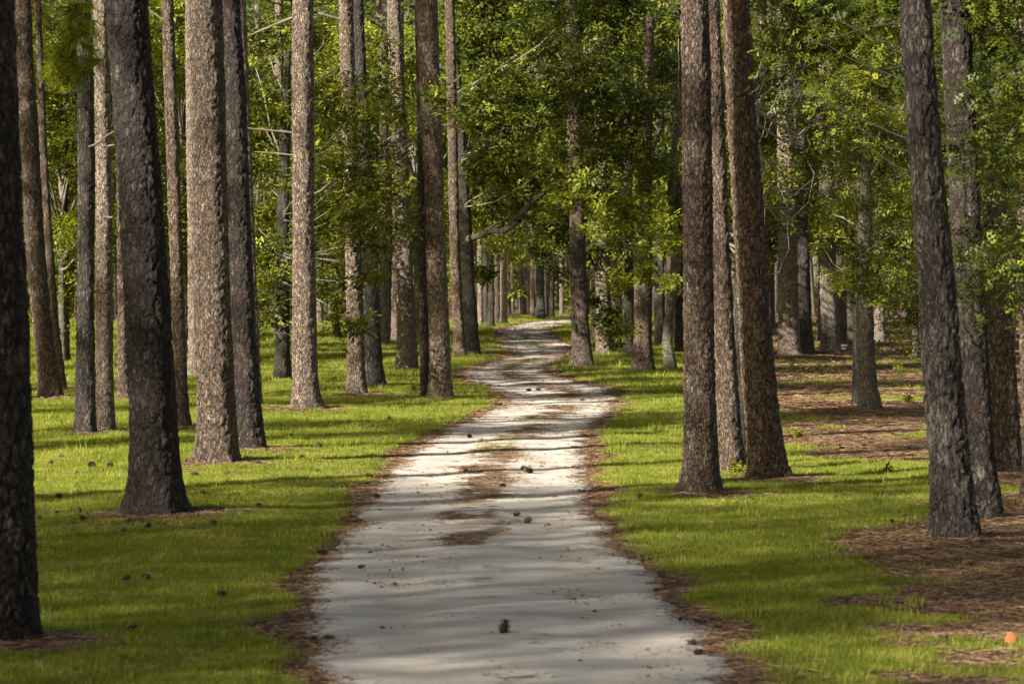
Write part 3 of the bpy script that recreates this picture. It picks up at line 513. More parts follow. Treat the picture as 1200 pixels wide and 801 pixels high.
limb_specs = {   # visible limbs and dead stubs: index -> ((x, y, dD) from, (x, y, dD) to, thickness px, wiggle)
 22: [((550, 280, -1), (606, 254, -9), 9, .05), ((604, 256, -9), (640, 225, -11), 7, .09), ((606, 254, -9), (650, 262, -10), 4, .08), ((538, 150, 0), (600, 90, -6), 5, .08)],
 3: [((104, 105, 0), (72, 112, -1), 4, .06), ((104, 125, 0), (66, 130, -1), 3, .08), ((100, 175, 0), (140, 150, -1), 3, .08)],
 4: [((125, 172, 0), (142, 168, -1), 3, .02), ((124, 254, 0), (138, 256, -1), 3, .02), ((126, 145, 0), (140, 140, 0), 3, .05)],
 6: [((200, 30, 0), (176, 12, 0), 3, .08)],
 13: [((346, 20, 0), (290, 44, 0), 4, .05), ((346, 156, 0), (288, 150, 0), 3.2, .04), ((366, 14, 0), (398, 22, 0), 3.5, .05), ((345, 182, 0), (298, 178, 0), 2.4, .05)],
 20: [((514, 146, 0), (548, 148, -1), 3, .05), ((500, 150, 0), (466, 172, -2), 2.6, .05)],
 12: [((332, 250, 0), (410, 200, -8), 3.5, .06), ((332, 300, 0), (425, 300, -8), 3, .06), ((331, 330, 0), (420, 375, -10), 2.6, .06), ((333, 200, 0), (300, 80, 2), 3, .06), ((410, 200, -8), (520, 118, -13), 2.2, .08)],
 29: [],
 32: [((868, 160, 26), (905, 60, 28), 7, .05), ((905, 60, 28), (925, 0, 28), 5, .05), ((880, 120, 27), (945, 15, 30), 4, .06), ((893, 190, 27), (880, 110, 27), 8, .03), ((900, 60, 28), (882, 15, 28), 4, .08)],
 38: [((1014, 300, 0), (1070, 400, 0), 2.6, .06), ((1014, 270, 0), (975, 250, 2), 3, .06), ((1015, 220, 0), (1080, 200, 2), 3, .06)],
 42: [((1124, 60, 0), (1030, 80, 4), 4, .06), ((1122, 20, 0), (940, 60, 5), 4, .05), ((1130, 280, 0), (1170, 310, -2), 3, .06), ((1128, 180, 0), (1185, 150, -1), 3, .06), ((1126, 100, 0), (1190, 60, 0), 3, .05), ((1140, 330, 0), (1210, 335, 0), 2.5, .05)],
 27: [((754, 290, 0), (705, 250, -4), 3.5, .06), ((756, 200, 0), (790, 110, 0), 4, .06), ((757, 170, 0), (700, 120, -2), 4, .06), ((757, 180, 0), (740, 60, 2), 4, .05)],
}
LIMB = {22: M_, 12: twig_mat, 42: oak_bark}
for i, (kind, by, pts, bark, cell, label) in enumerate(SPEC):
    D = depth(by); px = mpp(D); rng = np.random.default_rng(100+i)
    ox = (pts[0][1]-600)*D/F; oy = D
    zs = np.array([max(0, CAM_H-(p[0]-HZ)*D/F) for p in pts]); cx = np.array([(p[1]-600)*D/F-ox for p in pts]); rr = np.array([p[2]*D/F/2 for p in pts])
    top = kind == 'pine' or by > 600
    if top:
        slope = (cx[-1]-cx[max(0, len(cx)-2)])/max(zs[-1]-zs[max(0, len(zs)-2)], .5); ztot = max(zs[-1]+4, 20+rng.uniform(-1.5, 2))
        zs = np.append(zs, ztot); cx = np.append(cx, cx[-1]+slope*.5*(ztot-zs[-2])); rr = np.append(rr, rr[-1]*.35)
    zfine = CAM_H+(HZ+25)*D/F
    name, cat = NAMES[kind]
    root = empty(name, (ox, oy, 0)); tag(root, label, cat)
    lich = [(-.17, -.17, .52, .13), (-.06, -.22, .12, .1)] if i == 42 else None
    tm = trunk_mesh('trunk', zs, cx, np.zeros_like(cx)+0., rr*.97, bark, cell*(1.15 if D < 60 else 1.5), i+1, zfine, px, .12 if i == 0 else .42, furrow=(i in (41,)), lich=lich)
    link('trunk', tm, root)
    if i in limb_specs:
        for (a, b_, th, wg) in limb_specs[i]:
            mb = MB(); pa = at(a[0], a[1], D+a[2]); pb = at(b_[0], b_[1], D+b_[2])
            wg = wg*.8; q = wiggle((pa[0]-ox, pa[1]-oy, pa[2]), (pb[0]-ox, pb[1]-oy, pb[2]), 7, wg, rng)
            r0 = th*D/F/2; tube(mb, q, [r0*(1-.5*k/7)*(1+.25*math.sin(k*2.3+th)) for k in range(8)], 8, .5)
            lm = link('branch', mb.mesh('branch', M_ if i == 22 else oak_bark if i in (42, 32) else twig_mat), root)
    if i in CROWNS:
        lst, lm, lf, lk, dens = CROWNS[i]
        L = px_lumps(lst, D, ox, oy); L = [(x_, y_, z_, r_*1.12, q_) for (x_, y_, z_, r_, q_) in L]; sp = spray_points(L, rng, dens*1.75, .2)
        per = 10 if lk == 'lobed' else 24
        link('crown', foliage_mesh('crown', sp, lm, rng, lf, per, lf*1.9, lk), root)
        mb = MB()
        for (x, y, z, r, _) in L:                           # a limb into every clump and twigs out of it
            z0 = np.interp(z*.8, [0, zs[-1]], [0, zs[-1]]); x0 = np.interp(z0, zs, cx)
            rl = max(.007, min(.035, r*.02))
            tube(mb, wiggle((x0, 0, z0), (x, y, z), 6, .05, rng, -.03), [rl*(1.3-.13*k) for k in range(7)], 5, .5)
            for k in range(4):
                d = rng.normal(0, 1, 3); d /= np.linalg.norm(d); d[2] = abs(d[2])*.5
                tube(mb, wiggle((x, y, z), (x+d[0]*r*.95, y+d[1]*r*.95, z+d[2]*r*.8), 4, .1, rng), [rl*.4, rl*.33, rl*.25, rl*.18, rl*.1], 4, .7)
        link('limb', mb.mesh('limbs', oak_bark if i == 42 else twig_mat), root)
    elif kind == 'pine':
        cm, lmesh = PINE_CROWNS[i % 3]; ch = link('crown', cm, root); lo = link('limb', lmesh, ch)
        s = 1.0 if D < 120 else 1.15
        ch.location = (cx[-1]-slope*.5*4, 0, zs[-1]-7.); ch.rotation_euler.z = i*1.7; ch.scale = (s, s, .7)
    if kind == 'oak' and i in (42,):
        pass

# the needle tufts of a low pine bough in the upper left
rng = np.random.default_rng(5)
D = depth(513)-2; ox, oy, _ = at(100, 513, depth(513)); tu = []; dr = []
r3 = [o for o in C.objects if o.name.startswith('pine_tree') and o.get('label', '').startswith('slim grey pine')][0]
for (x, y) in [(88, 8), (95, 25), (86, 45), (102, 55), (80, 70), (96, 82), (75, 85), (108, 30), (90, 90), (62, 78), (110, 72), (84, 20), (70, 60), (92, 15), (100, 40), (85, 65), (78, 50), (104, 85), (68, 88), (98, 5), (82, 35)]:
    p = at(x, y, D); tu.append((p[0]-r3.location.x, p[1]-r3.location.y, p[2])); dr.append((rng.normal(-.2, .5), rng.normal(0, .4), rng.uniform(-.7, .3)))
link('needle_bough', needle_mesh('needle_bough', tu, leaf_bright, rng, 80, .36, .010, np.array(dr)), r3)

# ---------------------------------------------------------------- further trees: shared trunks and crowns
def copy_tree(o, loc, rz=0, s=1.):
    r = o.copy(); C.objects.link(r); r.location = loc; r.rotation_euler.z = rz; r.scale = (s, s, s)
    for ch in [c for c in o.children]:
        c = ch.copy(); C.objects.link(c); c.parent = r
        for g in ch.children:
            d = g.copy(); C.objects.link(d); d.parent = c
    return r
def proto_pine(k, bark):
    t = empty('pine_tree', (0, -400, 0))
    zs = np.array([0, 2, 8, 15, 21.]); cx = np.array([0, .03*k, .1*k, .05, 0]); rr = np.array([.25, .215, .19, .15, .07])
    link('trunk', trunk_mesh('far_trunk', zs, cx, cx*0, rr, bark, .09, 60+k, 16, .035, .3), t)
    cm, lm = PINE_CROWNS[k]; ch = link('crown', cm, t); ch.location = (0, 0, 13.2); ch.scale.z = .75; link('limb', lm, ch); return t
PROTO = [proto_pine(0, P), proto_pine(1, W_), proto_pine(2, G), proto_pine(3, P)]
def proto_round(k):
    t = empty('broadleaf_tree', (0, -400, 0))
    zs = np.array([0, 1.5, 4, 8.]); cx = np.array([0, .1, -.1+.1*k, .1]); rr = np.array([.17, .14, .12, .05])
    link('trunk', trunk_mesh('far_trunk', zs, cx, cx*0, rr, (O, M_, P, O)[k], .07, 80+k, 8, .04, .4), t)
    cm, lm = ROUND[k]; ch = link('crown', cm, t); ch.location = (0, 0, 4.0); link('limb', lm, ch); return t
RP = [proto_round(k) for k in range(4)]
used = set()
def put(proto, X, Y, rz, s, label, cat, group):
    if id(proto) in used: o = copy_tree(proto, (X, Y, 0), rz, s)
    else: used.add(id(proto)); o = proto; o.location = (X, Y, 0); o.rotation_euler.z = rz; o.scale = (s, s, s)
    return tag(o, label, cat, group)
LMK = [(0, 'the foreground trunk at the left edge'), (60, 'the short leaning far left pine'), (110, 'the close left pair'), (180, 'the very dark leaning pine'), (212, 'the slim pine left of the big pair'), (265, 'the big brown pair'), (331, 'the short dark trunk under foliage'), (357, 'the lone sunlit pine'),
       (428, 'the leafy pair near the road'), (474, 'the bright tall pine'), (510, 'the roadside pine'), (545, 'the limbed oak by the road'), (680, 'the road edge pine'), (708, 'the ivy covered trunk'), (753, 'the flared brown trunk'), (820, 'the nearest big right pine'), (885, 'the leaning orange pine'),
       (935, 'the distant right pair'), (972, 'the pinkish pale trunk'), (1016, 'the mossy evergreen trunk'), (1100, 'the large grey furrowed pine'), (1135, 'the black oak trunk'), (1170, 'the rusty pine near the right edge'), (1205, 'the trunk at the right edge')]
seen = {}
def spot(x):
    k, nm = min(LMK, key=lambda t: abs(t[0]-x)); return ('left of ' if x < k else 'right of ')+nm
def uniq(lab):
    seen[lab] = seen.get(lab, 0)+1; n_ = seen[lab]
    return lab if n_ == 1 else lab.replace('slim distant', ['slimmer distant', 'still farther slim', 'most hidden slim', 'faintest slim'][min(n_-2, 3)]).replace('distant leafy crown', ['farther leafy crown', 'still farther leafy crown', 'most hidden leafy crown', 'faintest leafy crown'][min(n_-2, 3)])
# low crowned broadleaf trees behind the pines: (picture column, distance, kind, size)
rnd = random.Random(4)
BACK = [(72, 92, 1, .85, 'bright low leafed tree behind the short leaning pines at the far left'), (20, 105, 0, 1., 'green tree filling the gap at the far left behind the foreground trunk'),
        (150, 108, 0, .9, 'green crown seen between the close left pair and the dark leaning pine'), (215, 100, 2, .9, 'green crown seen on both sides of the slim pine left of the big pair'),
        (300, 118, 1, .9, 'bright green crown behind the thin pale leaning pine'), (395, 125, 0, 1., 'green crown behind the pair with the hanging sprig'),
        (455, 140, 2, 1., 'green crown behind the bright tall pine'), (500, 128, 1, .9, 'yellow green crown behind the roadside pine'),
        (575, 150, 0, 1., 'dark crown over the distant trunk cluster'), (735, 128, 1, 1., 'yellow green crown behind the flared brown trunk'),
        (800, 118, 0, 1., 'green crown behind the nearest big right hand pine'), (870, 108, 1, .9, 'bright crown seen between the three big right hand pines'),
        (925, 122, 2, 1., 'tall green crown behind the pale trunk on brown litter'), (1000, 105, 0, 1., 'green crown behind the small evergreen tree'),
        (1075, 98, 1, .8, 'bright low crown just left of the large grey furrowed pine'), (1150, 90, 3, 1., 'dark crown behind the black oak trunk'), (1205, 75, 3, .9, 'dark crown at the right edge of the picture')]
for (x, D, k, s, lab) in BACK:
    put(RP[k], (x-600)*D/F, D, rnd.uniform(0, 6), s*rnd.uniform(.95, 1.1), lab, 'tree', 'low crowned trees behind the pines')
for i in range(36):
    D = rnd.uniform(118, 188); x = -60+1320*((i*.618) % 1)
    if 555 < x < 690 or (120 < x < 560 and D > 138 and i % 3): continue
    side = 'left' if x < 600 else 'right'
    put(RP[rnd.choice((0, 1, 2, 0))], (x-600)*D/F, D, rnd.uniform(0, 6), rnd.uniform(.95, 1.25), uniq('distant leafy crown seen %s' % spot(x)), 'tree', 'distant leafy trees on the %s side' % side)
for i in range(44):
    D = rnd.uniform(112, 190); x = -80+1360*((i*.618+.3) % 1)
    X = (x-600)*D/F; l, r = redge(np.array([D])); 
    if l[0]-1.5 < X < r[0]+1.5 or 590 < x < 690: continue
    side = 'left' if x < 600 else 'right'
    put(PROTO[rnd.choice((0, 1, 1, 2))], X, D, rnd.uniform(0, 6), rnd.uniform(.8, 1.15), uniq('slim distant pine trunk seen %s' % spot(x)), 'pine tree', 'slim distant pines on the %s side' % side)
# trees of the same wood beyond the left edge and behind the camera: their shade falls across the lawn and road
SH = []
for i in range(15):                                        # close stand that shades the near ground
    SH.append((-18-18*((i*.618) % 1), -9+23*((i+.5)/15)+rnd.uniform(-1, 1), 3, 1.0, False))
for i in range(16):                                        # open rows further on
    SH.append((-17-34*((i*.618+.2) % 1), 12+120*((i+.5)/16)+rnd.uniform(-2, 2), (i % 3), 1.0, False))
for i in range(20):                                        # tall ones whose trunks stripe the lawn
    SH.append((-11-17*((i*.618+.35) % 1), 26+90*((i+.5)/20)+rnd.uniform(-1.5, 1.5), (i % 3), rnd.uniform(.9, 1.1), False))
for i in range(18):                                        # slimmer young ones nearer the lawn
    SH.append((-17-20*((i*.618+.5) % 1), 18+95*((i+.5)/18)+rnd.uniform(-2, 2), (i % 3), rnd.uniform(.45, .7), False))
for (X, Y, k, s, dense) in SH:
    if abs(X)-.17*Y < 3 and Y > 0: X = -(.17*Y+4+rnd.uniform(0, 6))
    if dense and k != 1: put(RP[(0, 3, 2)[k]], X+1, Y+2, rnd.uniform(0, 6), rnd.uniform(1.1, 1.5), 'broadleaf tree standing beyond the left edge of the picture', 'tree', 'leafy trees beyond the left edge')
    put(PROTO[k], X, Y, rnd.uniform(0, 6), s*rnd.uniform(.9, 1.1), 'pine tree standing beyond the left edge of the picture', 'pine tree', 'pines beyond the left edge')

# far-off wood closing every view: trunks and leaves in one mass
rng = np.random.default_rng(77)
mb = MB()
for i in range(900):
    D = rng.uniform(195, 330); x = rng.uniform(-250, 1450); X = (x-600)*D/F; r = rng.uniform(.10, .22)
    tube(mb, wiggle((X, D, -.1), (X+rng.normal(0, .4), D, 16), 4, .01, rng), [r*1.2, r, r*.9, r*.75, r*.5], 6, rng.uniform(0, 1))
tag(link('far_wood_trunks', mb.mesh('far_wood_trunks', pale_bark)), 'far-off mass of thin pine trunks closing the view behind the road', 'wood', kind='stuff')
lum = []
for i in range(520):
    D = rng.uniform(205, 340); X = (rng.uniform(-250, 1450)-600)*D/F
    lum.append((X, D, rng.uniform(3.2, 33)**1, rng.uniform(2.4, 4.0), .8))
for i in range(260):
    D = rng.uniform(215, 350); X = (rng.uniform(-250, 1450)-600)*D/F
    lum.append((X, D, rng.uniform(0., 2.2), rng.uniform(.8, 1.9), .8))
sp = spray_points(lum, rng, .85, .3)
tag(link('far_wood_foliage', foliage_mesh('far_wood_foliage', sp, leaf_bright, rng, .72, 12, 1.15, 'simple')), 'far-off mass of green foliage closing the view behind the pines', 'wood', kind='stuff')  # brighter leaf colour stands in for the sunlit glow of the distance

# ---------------------------------------------------------------- ground sheet, road sheet
def grid(xs, ys, zf, mat, name, attrs):
    X, Y = np.meshgrid(xs, ys); X = X.ravel(); Y = Y.ravel(); nx = len(xs)
    i = np.arange(len(ys)-1)[:, None]*nx+np.arange(nx-1)[None, :]
    Fq = np.stack([i, i+1, i+nx+1, i+nx], -1).reshape(-1, 4)
    return mesh_np(name, np.stack([X, Y, zf(X, Y)], 1), Fq, mat, {k: f(X, Y) for k, f in attrs.items()})
xs = np.concatenate([[-900, -300, -120, -60, -40], np.arange(-30, -12, .5), np.arange(-12, 12, .14), np.arange(12, 30, .5), [30, 40, 60, 120, 300, 900]])
ys = np.concatenate([[-300, -100, -40, 0, 8], np.arange(14, 45, .12), np.arange(45, 100, .25), np.arange(100, 200, .6), [201, 210, 230, 260, 300, 400, 700, 1500]])
ground = link('ground', grid(xs, ys, height, ground_mat, 'ground', {'litter': litter})); tag(ground, kind='structure')
yr = np.concatenate([np.arange(4, 18, .4), np.arange(18, 60, .07), np.arange(60, 110, .14), np.arange(110, 240, .5)]); U = np.linspace(0, 1, 48)
l, r = redge(yr); Xr = l[:, None]+(r-l)[:, None]*U[None]; Yr = np.repeat(yr[:, None], 48, 1)
ruts = np.exp(-((U-.24)/.09)**2)+np.exp(-((U-.78)/.09)**2)
Zr = .010+.0*Xr+.007*(fb2(Xr.ravel()*1.5, Yr.ravel()*.9, 51, 2).reshape(Xr.shape)-.4)-.012*ruts[None]+.012*np.exp(-((U-.52)/.12)**2)[None]
Zr = Zr*np.clip(np.minimum(U, 1-U)/.06, 0, 1)[None]+.004
i = np.arange(len(yr)-1)[:, None]*48+np.arange(47)[None, :]
Fq = np.stack([i, i+1, i+49, i+48], -1).reshape(-1, 4)
road = link('dirt_road', mesh_np('dirt_road', np.stack([Xr.ravel(), Yr.ravel(), Zr.ravel()], 1), Fq, road_mat,
            {'dirt': road_dirt(Xr.ravel(), Yr.ravel()), 'track': np.repeat(ruts[None], len(yr), 0).ravel()})); tag(road, kind='structure')

# ---------------------------------------------------------------- grass and needle litter
def scatter(name, P_, S_, RZ, sources, label, cat):
    """one stuff object: the source tufts on every point, by geometry nodes"""
    me = bpy.data.meshes.new(name); me.vertices.add(len(P_)); me.vertices.foreach_set('co', np.asarray(P_, np.float32).ravel())
    for k, v in (('sc', S_), ('rz', RZ)): me.attributes.new(k, 'FLOAT', 'POINT').data.foreach_set('value', np.asarray(v, np.float32))
    ob = link(name, me); tag(ob, label, cat, kind='stuff')
    col = bpy.data.collections.new(name+'_tufts')
    for s_ in sources: so_ = bpy.data.objects.new(name+'_tuft', s_); col.objects.link(so_)
    ng = bpy.data.node_groups.new(name, 'GeometryNodeTree')
    ng.interface.new_socket('Geometry', in_out='INPUT', socket_type='NodeSocketGeometry'); ng.interface.new_socket('Geometry', in_out='OUTPUT', socket_type='NodeSocketGeometry')
    N = ng.nodes; gi = N.new('NodeGroupInput'); go = N.new('NodeGroupOutput'); iop = N.new('GeometryNodeInstanceOnPoints')
    ci = N.new('GeometryNodeCollectionInfo'); ci.inputs[0].default_value = col; ci.inputs['Separate Children'].default_value = True
    a1 = N.new('GeometryNodeInputNamedAttribute'); a1.data_type = 'FLOAT'; a1.inputs[0].default_value = 'sc'
    a2 = N.new('GeometryNodeInputNamedAttribute'); a2.data_type = 'FLOAT'; a2.inputs[0].default_value = 'rz'
    cx_ = N.new('ShaderNodeCombineXYZ'); idx = N.new('GeometryNodeInputIndex')
    Lk = ng.links.new
    Lk(gi.outputs[0], iop.inputs['Points']); Lk(ci.outputs[0], iop.inputs['Instance']); iop.inputs['Pick Instance'].default_value = True
    Lk(idx.outputs[0], iop.inputs['Instance Index']); Lk(a2.outputs[0], cx_.inputs[2]); Lk(cx_.outputs[0], iop.inputs['Rotation']); Lk(a1.outputs[0], iop.inputs['Scale'])
    Lk(iop.outputs[0], go.inputs[0])
    md = ob.modifiers.new('scatter', 'NODES'); md.node_group = ng
    return ob
def grass_tuft(seed, n, h, spread, wd):
    rng = np.random.default_rng(seed); V = []; T = []
    for i in range(n):
        x, y = rng.normal(0, spread, 2); hh = h*rng.uniform(.5, 1.1); az = rng.uniform(0, 6.3); ln = rng.uniform(.15, .75)*hh
        dx, dy = math.cos(az), math.sin(az); sx, sy = -dy*wd, dx*wd
        V += [(x-sx, y-sy, 0), (x+sx, y+sy, 0), (x+dx*ln*.35-sx*.7, y+dy*ln*.35-sy*.7, hh*.6), (x+dx*ln*.35+sx*.7, y+dy*ln*.35+sy*.7, hh*.6), (x+dx*ln, y+dy*ln, hh)]
        T += [rng.uniform(0, 1)]*5
    b_ = np.arange(n)[:, None]*5
    q = np.concatenate([b_+0, b_+1, b_+3, b_+2], 1); t = np.concatenate([b_+2, b_+3, b_+4], 1)
    return mesh_np('grass_tuft', V, [t, q], grass_mat, {'tint': T}, False)
tufts = [grass_tuft(s, 16, .045, .035, .0022) for s in range(5)]+[grass_tuft(9, 18, .065, .04, .0025)]
def area_points(rng, y0, y1, dens, margin=1.6):
    n = int(dens*((.1667*(y1**2-y0**2))+2*margin*(y1-y0))); Y = np.sqrt(rng.uniform(y0**2, y1**2, n)); X = rng.uniform(-1, 1, n)*(.1667*Y+margin)
    return X, Y
rng = np.random.default_rng(6)
PX, PY, PS = [], [], []
for (y0, y1, dens, s) in ((18, 30, 620, 1.), (30, 45, 420, 1.1), (45, 70, 210, 1.45), (70, 110, 75, 2.2), (110, 190, 18, 3.6)):
    X, Y = area_points(rng, y0, y1, dens); d = road_dist(X, Y); lt = litter(X, Y)
    keep = (d > .03) & (rng.uniform(0, 1, len(X)) > smooth(.25, .72, lt)*.985) & (rng.uniform(0, 1, len(X)) < .55+.9*fb2(X*1.2, Y*1.2, 61, 3))
    if y1 > 100: keep &= rng.uniform(0, 1, len(X)) < .9
    X, Y = X[keep], Y[keep]; PX.append(X); PY.append(Y)
    PS.append(.86*s*(.55+.9*fb2(X*2.2, Y*2.2, 62, 3))*rng.uniform(.75, 1.25, len(X))*np.where(rng.uniform(0, 1, len(X)) < .012, 1.9, 1.))
X, Y, S = map(np.concatenate, (PX, PY, PS))
scatter('grass', np.stack([X, Y, height(X, Y)-.004], 1), S, rng.uniform(0, 6.3, len(X)), tufts, 'short bright green grass covering the ground on both sides of the road', 'grass')
# thin yellow green grass down the middle of the road
X, Y = area_points(rng, 19, 130, 60); l, r = redge(Y); u = (X-l)/(r-l)
pr = 1.5*np.exp(-((u-.46)/.10)**2)*smooth(.56, .68, fb2(X*.8, Y*.32+7, 66, 2))*np.interp(Y, [0, 24, 40, 46, 130], [.25, .25, .4, 1.2, 1])
k = rng.uniform(0, 1, len(X)) < pr; X, Y = X[k], Y[k]
scatter('road_grass', np.stack([X, Y, 0*X+.01], 1), rng.uniform(.5, 1.0, len(X)), rng.uniform(0, 6.3, len(X)), tufts, 'thin yellow green grass growing down the middle of the sandy road', 'grass')
def litter_tuft(seed, n=26, spread=.11, L=.13):
    rng = np.random.default_rng(seed); V = []; T = []; Fc = []
    for i in range(n):
        x, y = rng.normal(0, spread, 2); az = rng.uniform(0, 6.3); l = L*rng.uniform(.4, 1.1); z = rng.uniform(.002, .018); dz = rng.normal(0, .008); wd = .0028
        dx, dy = math.cos(az)*l, math.sin(az)*l; sx, sy = -math.sin(az)*wd, math.cos(az)*wd
        b_ = len(V); V += [(x-sx, y-sy, z), (x+sx, y+sy, z+.003), (x+dx, y+dy, max(.001, z+dz))]; Fc.append((b_, b_+1, b_+2)); T += [rng.uniform(0, 1)]*3
    for i in range(2):                                      # scraps of bark and leaf
        x, y = rng.normal(0, spread, 2); az = rng.uniform(0, 6.3); s = rng.uniform(.008, .02); b_ = len(V)
        V += [(x+s*math.cos(az+k*1.57)*(1.6 if k % 2 else 1), y+s*math.sin(az+k*1.57), rng.uniform(.003, .02)) for k in range(4)]; Fc += [(b_, b_+1, b_+2), (b_, b_+2, b_+3)]; T += [rng.uniform(0, 1)]*4
    return mesh_np('litter_tuft', V, np.array(Fc), litter_mat, {'tint': T}, False)
lts = [litter_tuft(s) for s in range(4)]
PX, PY, PS, PZ = [], [], [], []
for (y0, y1, dens, s) in ((18, 35, 130, 1.), (35, 60, 90, 1.15), (60, 100, 34, 1.8), (100, 190, 6, 3.2)):
    X, Y = area_points(rng, y0, y1, dens); d = road_dist(X, Y); lt = litter(X, Y)
    pr = np.where(d > -.02, smooth(.35, .75, lt)+.04, smooth(.35, .95, road_dirt(X, Y))*.75+.006+.2*(1-smooth(0, .14, -d)))
    k = rng.uniform(0, 1, len(X)) < pr; X, Y = X[k], Y[k]; PX.append(X); PY.append(Y); PS.append(s*rng.uniform(.6, 1.3, len(X))); PZ.append(np.where(d[k] > 0, height(X, Y), .008))
X, Y, S, Z = map(np.concatenate, (PX, PY, PS, PZ))
scatter('pine_needle_litter', np.stack([X, Y, Z], 1), S, rng.uniform(0, 6.3, len(X)), lts, 'brown dead pine needles lying along the road edges and under the right hand trees', 'pine needles')

# crumbs of bark, pebbles and single needles strewn over the sand
def crumb_tuft(seed):
    rng = np.random.default_rng(seed); V = []; T = []; Fc = []
    for i in range(7):
        x, y = rng.normal(0, .14, 2); az = rng.uniform(0, 6.3); s = rng.uniform(.004, .012)*(2 if i == 0 else 1); b_ = len(V)
        V += [(x+s*math.cos(az+k*1.57)*(1.5 if k % 2 else 1), y+s*math.sin(az+k*1.57), 0) for k in range(4)]+[(x, y, s*.8)]; Fc += [(b_+k, b_+(k+1) % 4, b_+4) for k in range(4)]; T += [rng.uniform(0, .8)]*5
    for i in range(5):
        x, y = rng.normal(0, .16, 2); az = rng.uniform(0, 6.3); l = rng.uniform(.05, .13); b_ = len(V)
        V += [(x-.003*math.sin(az), y+.003*math.cos(az), .004), (x+.003*math.sin(az), y-.003*math.cos(az), .004), (x+l*math.cos(az), y+l*math.sin(az), .006)]; Fc.append((b_, b_+1, b_+2)); T += [rng.uniform(.2, 1)]*3
    return mesh_np('crumb_tuft', V, np.array(Fc), litter_mat, {'tint': T}, False)
X, Y = area_points(rng, 18.5, 75, 9.); d = road_dist(X, Y); k = (d < -.03) & (rng.uniform(0, 1, len(X)) < .12+1.3*smooth(.4, .75, fb2(X*1.3, Y*.8, 71, 3))); X, Y = X[k], Y[k]
scatter('road_debris', np.stack([X, Y, 0*X+.008], 1), rng.uniform(.5, 1.4, len(X)), rng.uniform(0, 6.3, len(X)), [crumb_tuft(s_) for s_ in range(4)], 'small crumbs of bark and single needles strewn over the sandy road', 'debris')

# ---------------------------------------------------------------- pine cones
def cone_mesh(seed, openness, Lc=.10, Rc=.036):
    rng = np.random.default_rng(seed); mb = MB()
    tube(mb, [(0, 0, z) for z in np.linspace(-Lc/2, Lc/2, 6)], [.3*Rc, .75*Rc, .85*Rc, .7*Rc, .45*Rc, .12*Rc], 8, .05)
    n = 64
    for i in range(n):
        t = (i+.5)/n; az = i*2.39996; z = -Lc/2+Lc*t; prof = math.sin(math.pi*min(1, t*1.12+.12))**.6 if t < .8 else (1-t)/.2*.55+.35
        r = Rc*max(.25, prof)*openness; c, s = math.cos(az), math.sin(az); up = .25+.5*t+(1.3-openness)*.5; wd = .0085*(.6+.5*prof); ln = r*rng.uniform(.9, 1.1)
        def pt(rad, side, dz): return (c*rad-s*side, s*rad+c*side, z+dz)
        V = [pt(ln*.25, wd*.4, 0), pt(ln*.25, -wd*.4, 0), pt(ln*.9, -wd, ln*up*.7), pt(ln*1.1, 0, ln*up), pt(ln*.9, wd, ln*up*.7), pt(ln*.88, 0, ln*up*.7-.005)]
        mb.add(V, [(0, 1, 2, 4), ], .25); mb.add(V, [(4, 2, 3), (2, 5, 3), (5, 4, 3), (0, 4, 5), (1, 5, 2), (0, 5, 1)], rng.uniform(.3, 1))
    m_ = mb.mesh('pine_cone', cone_mat, False); return m_
CM = [cone_mesh(1, 1.35), cone_mesh(2, 1.0, .11, .034), cone_mesh(3, 1.55, .085, .036)]
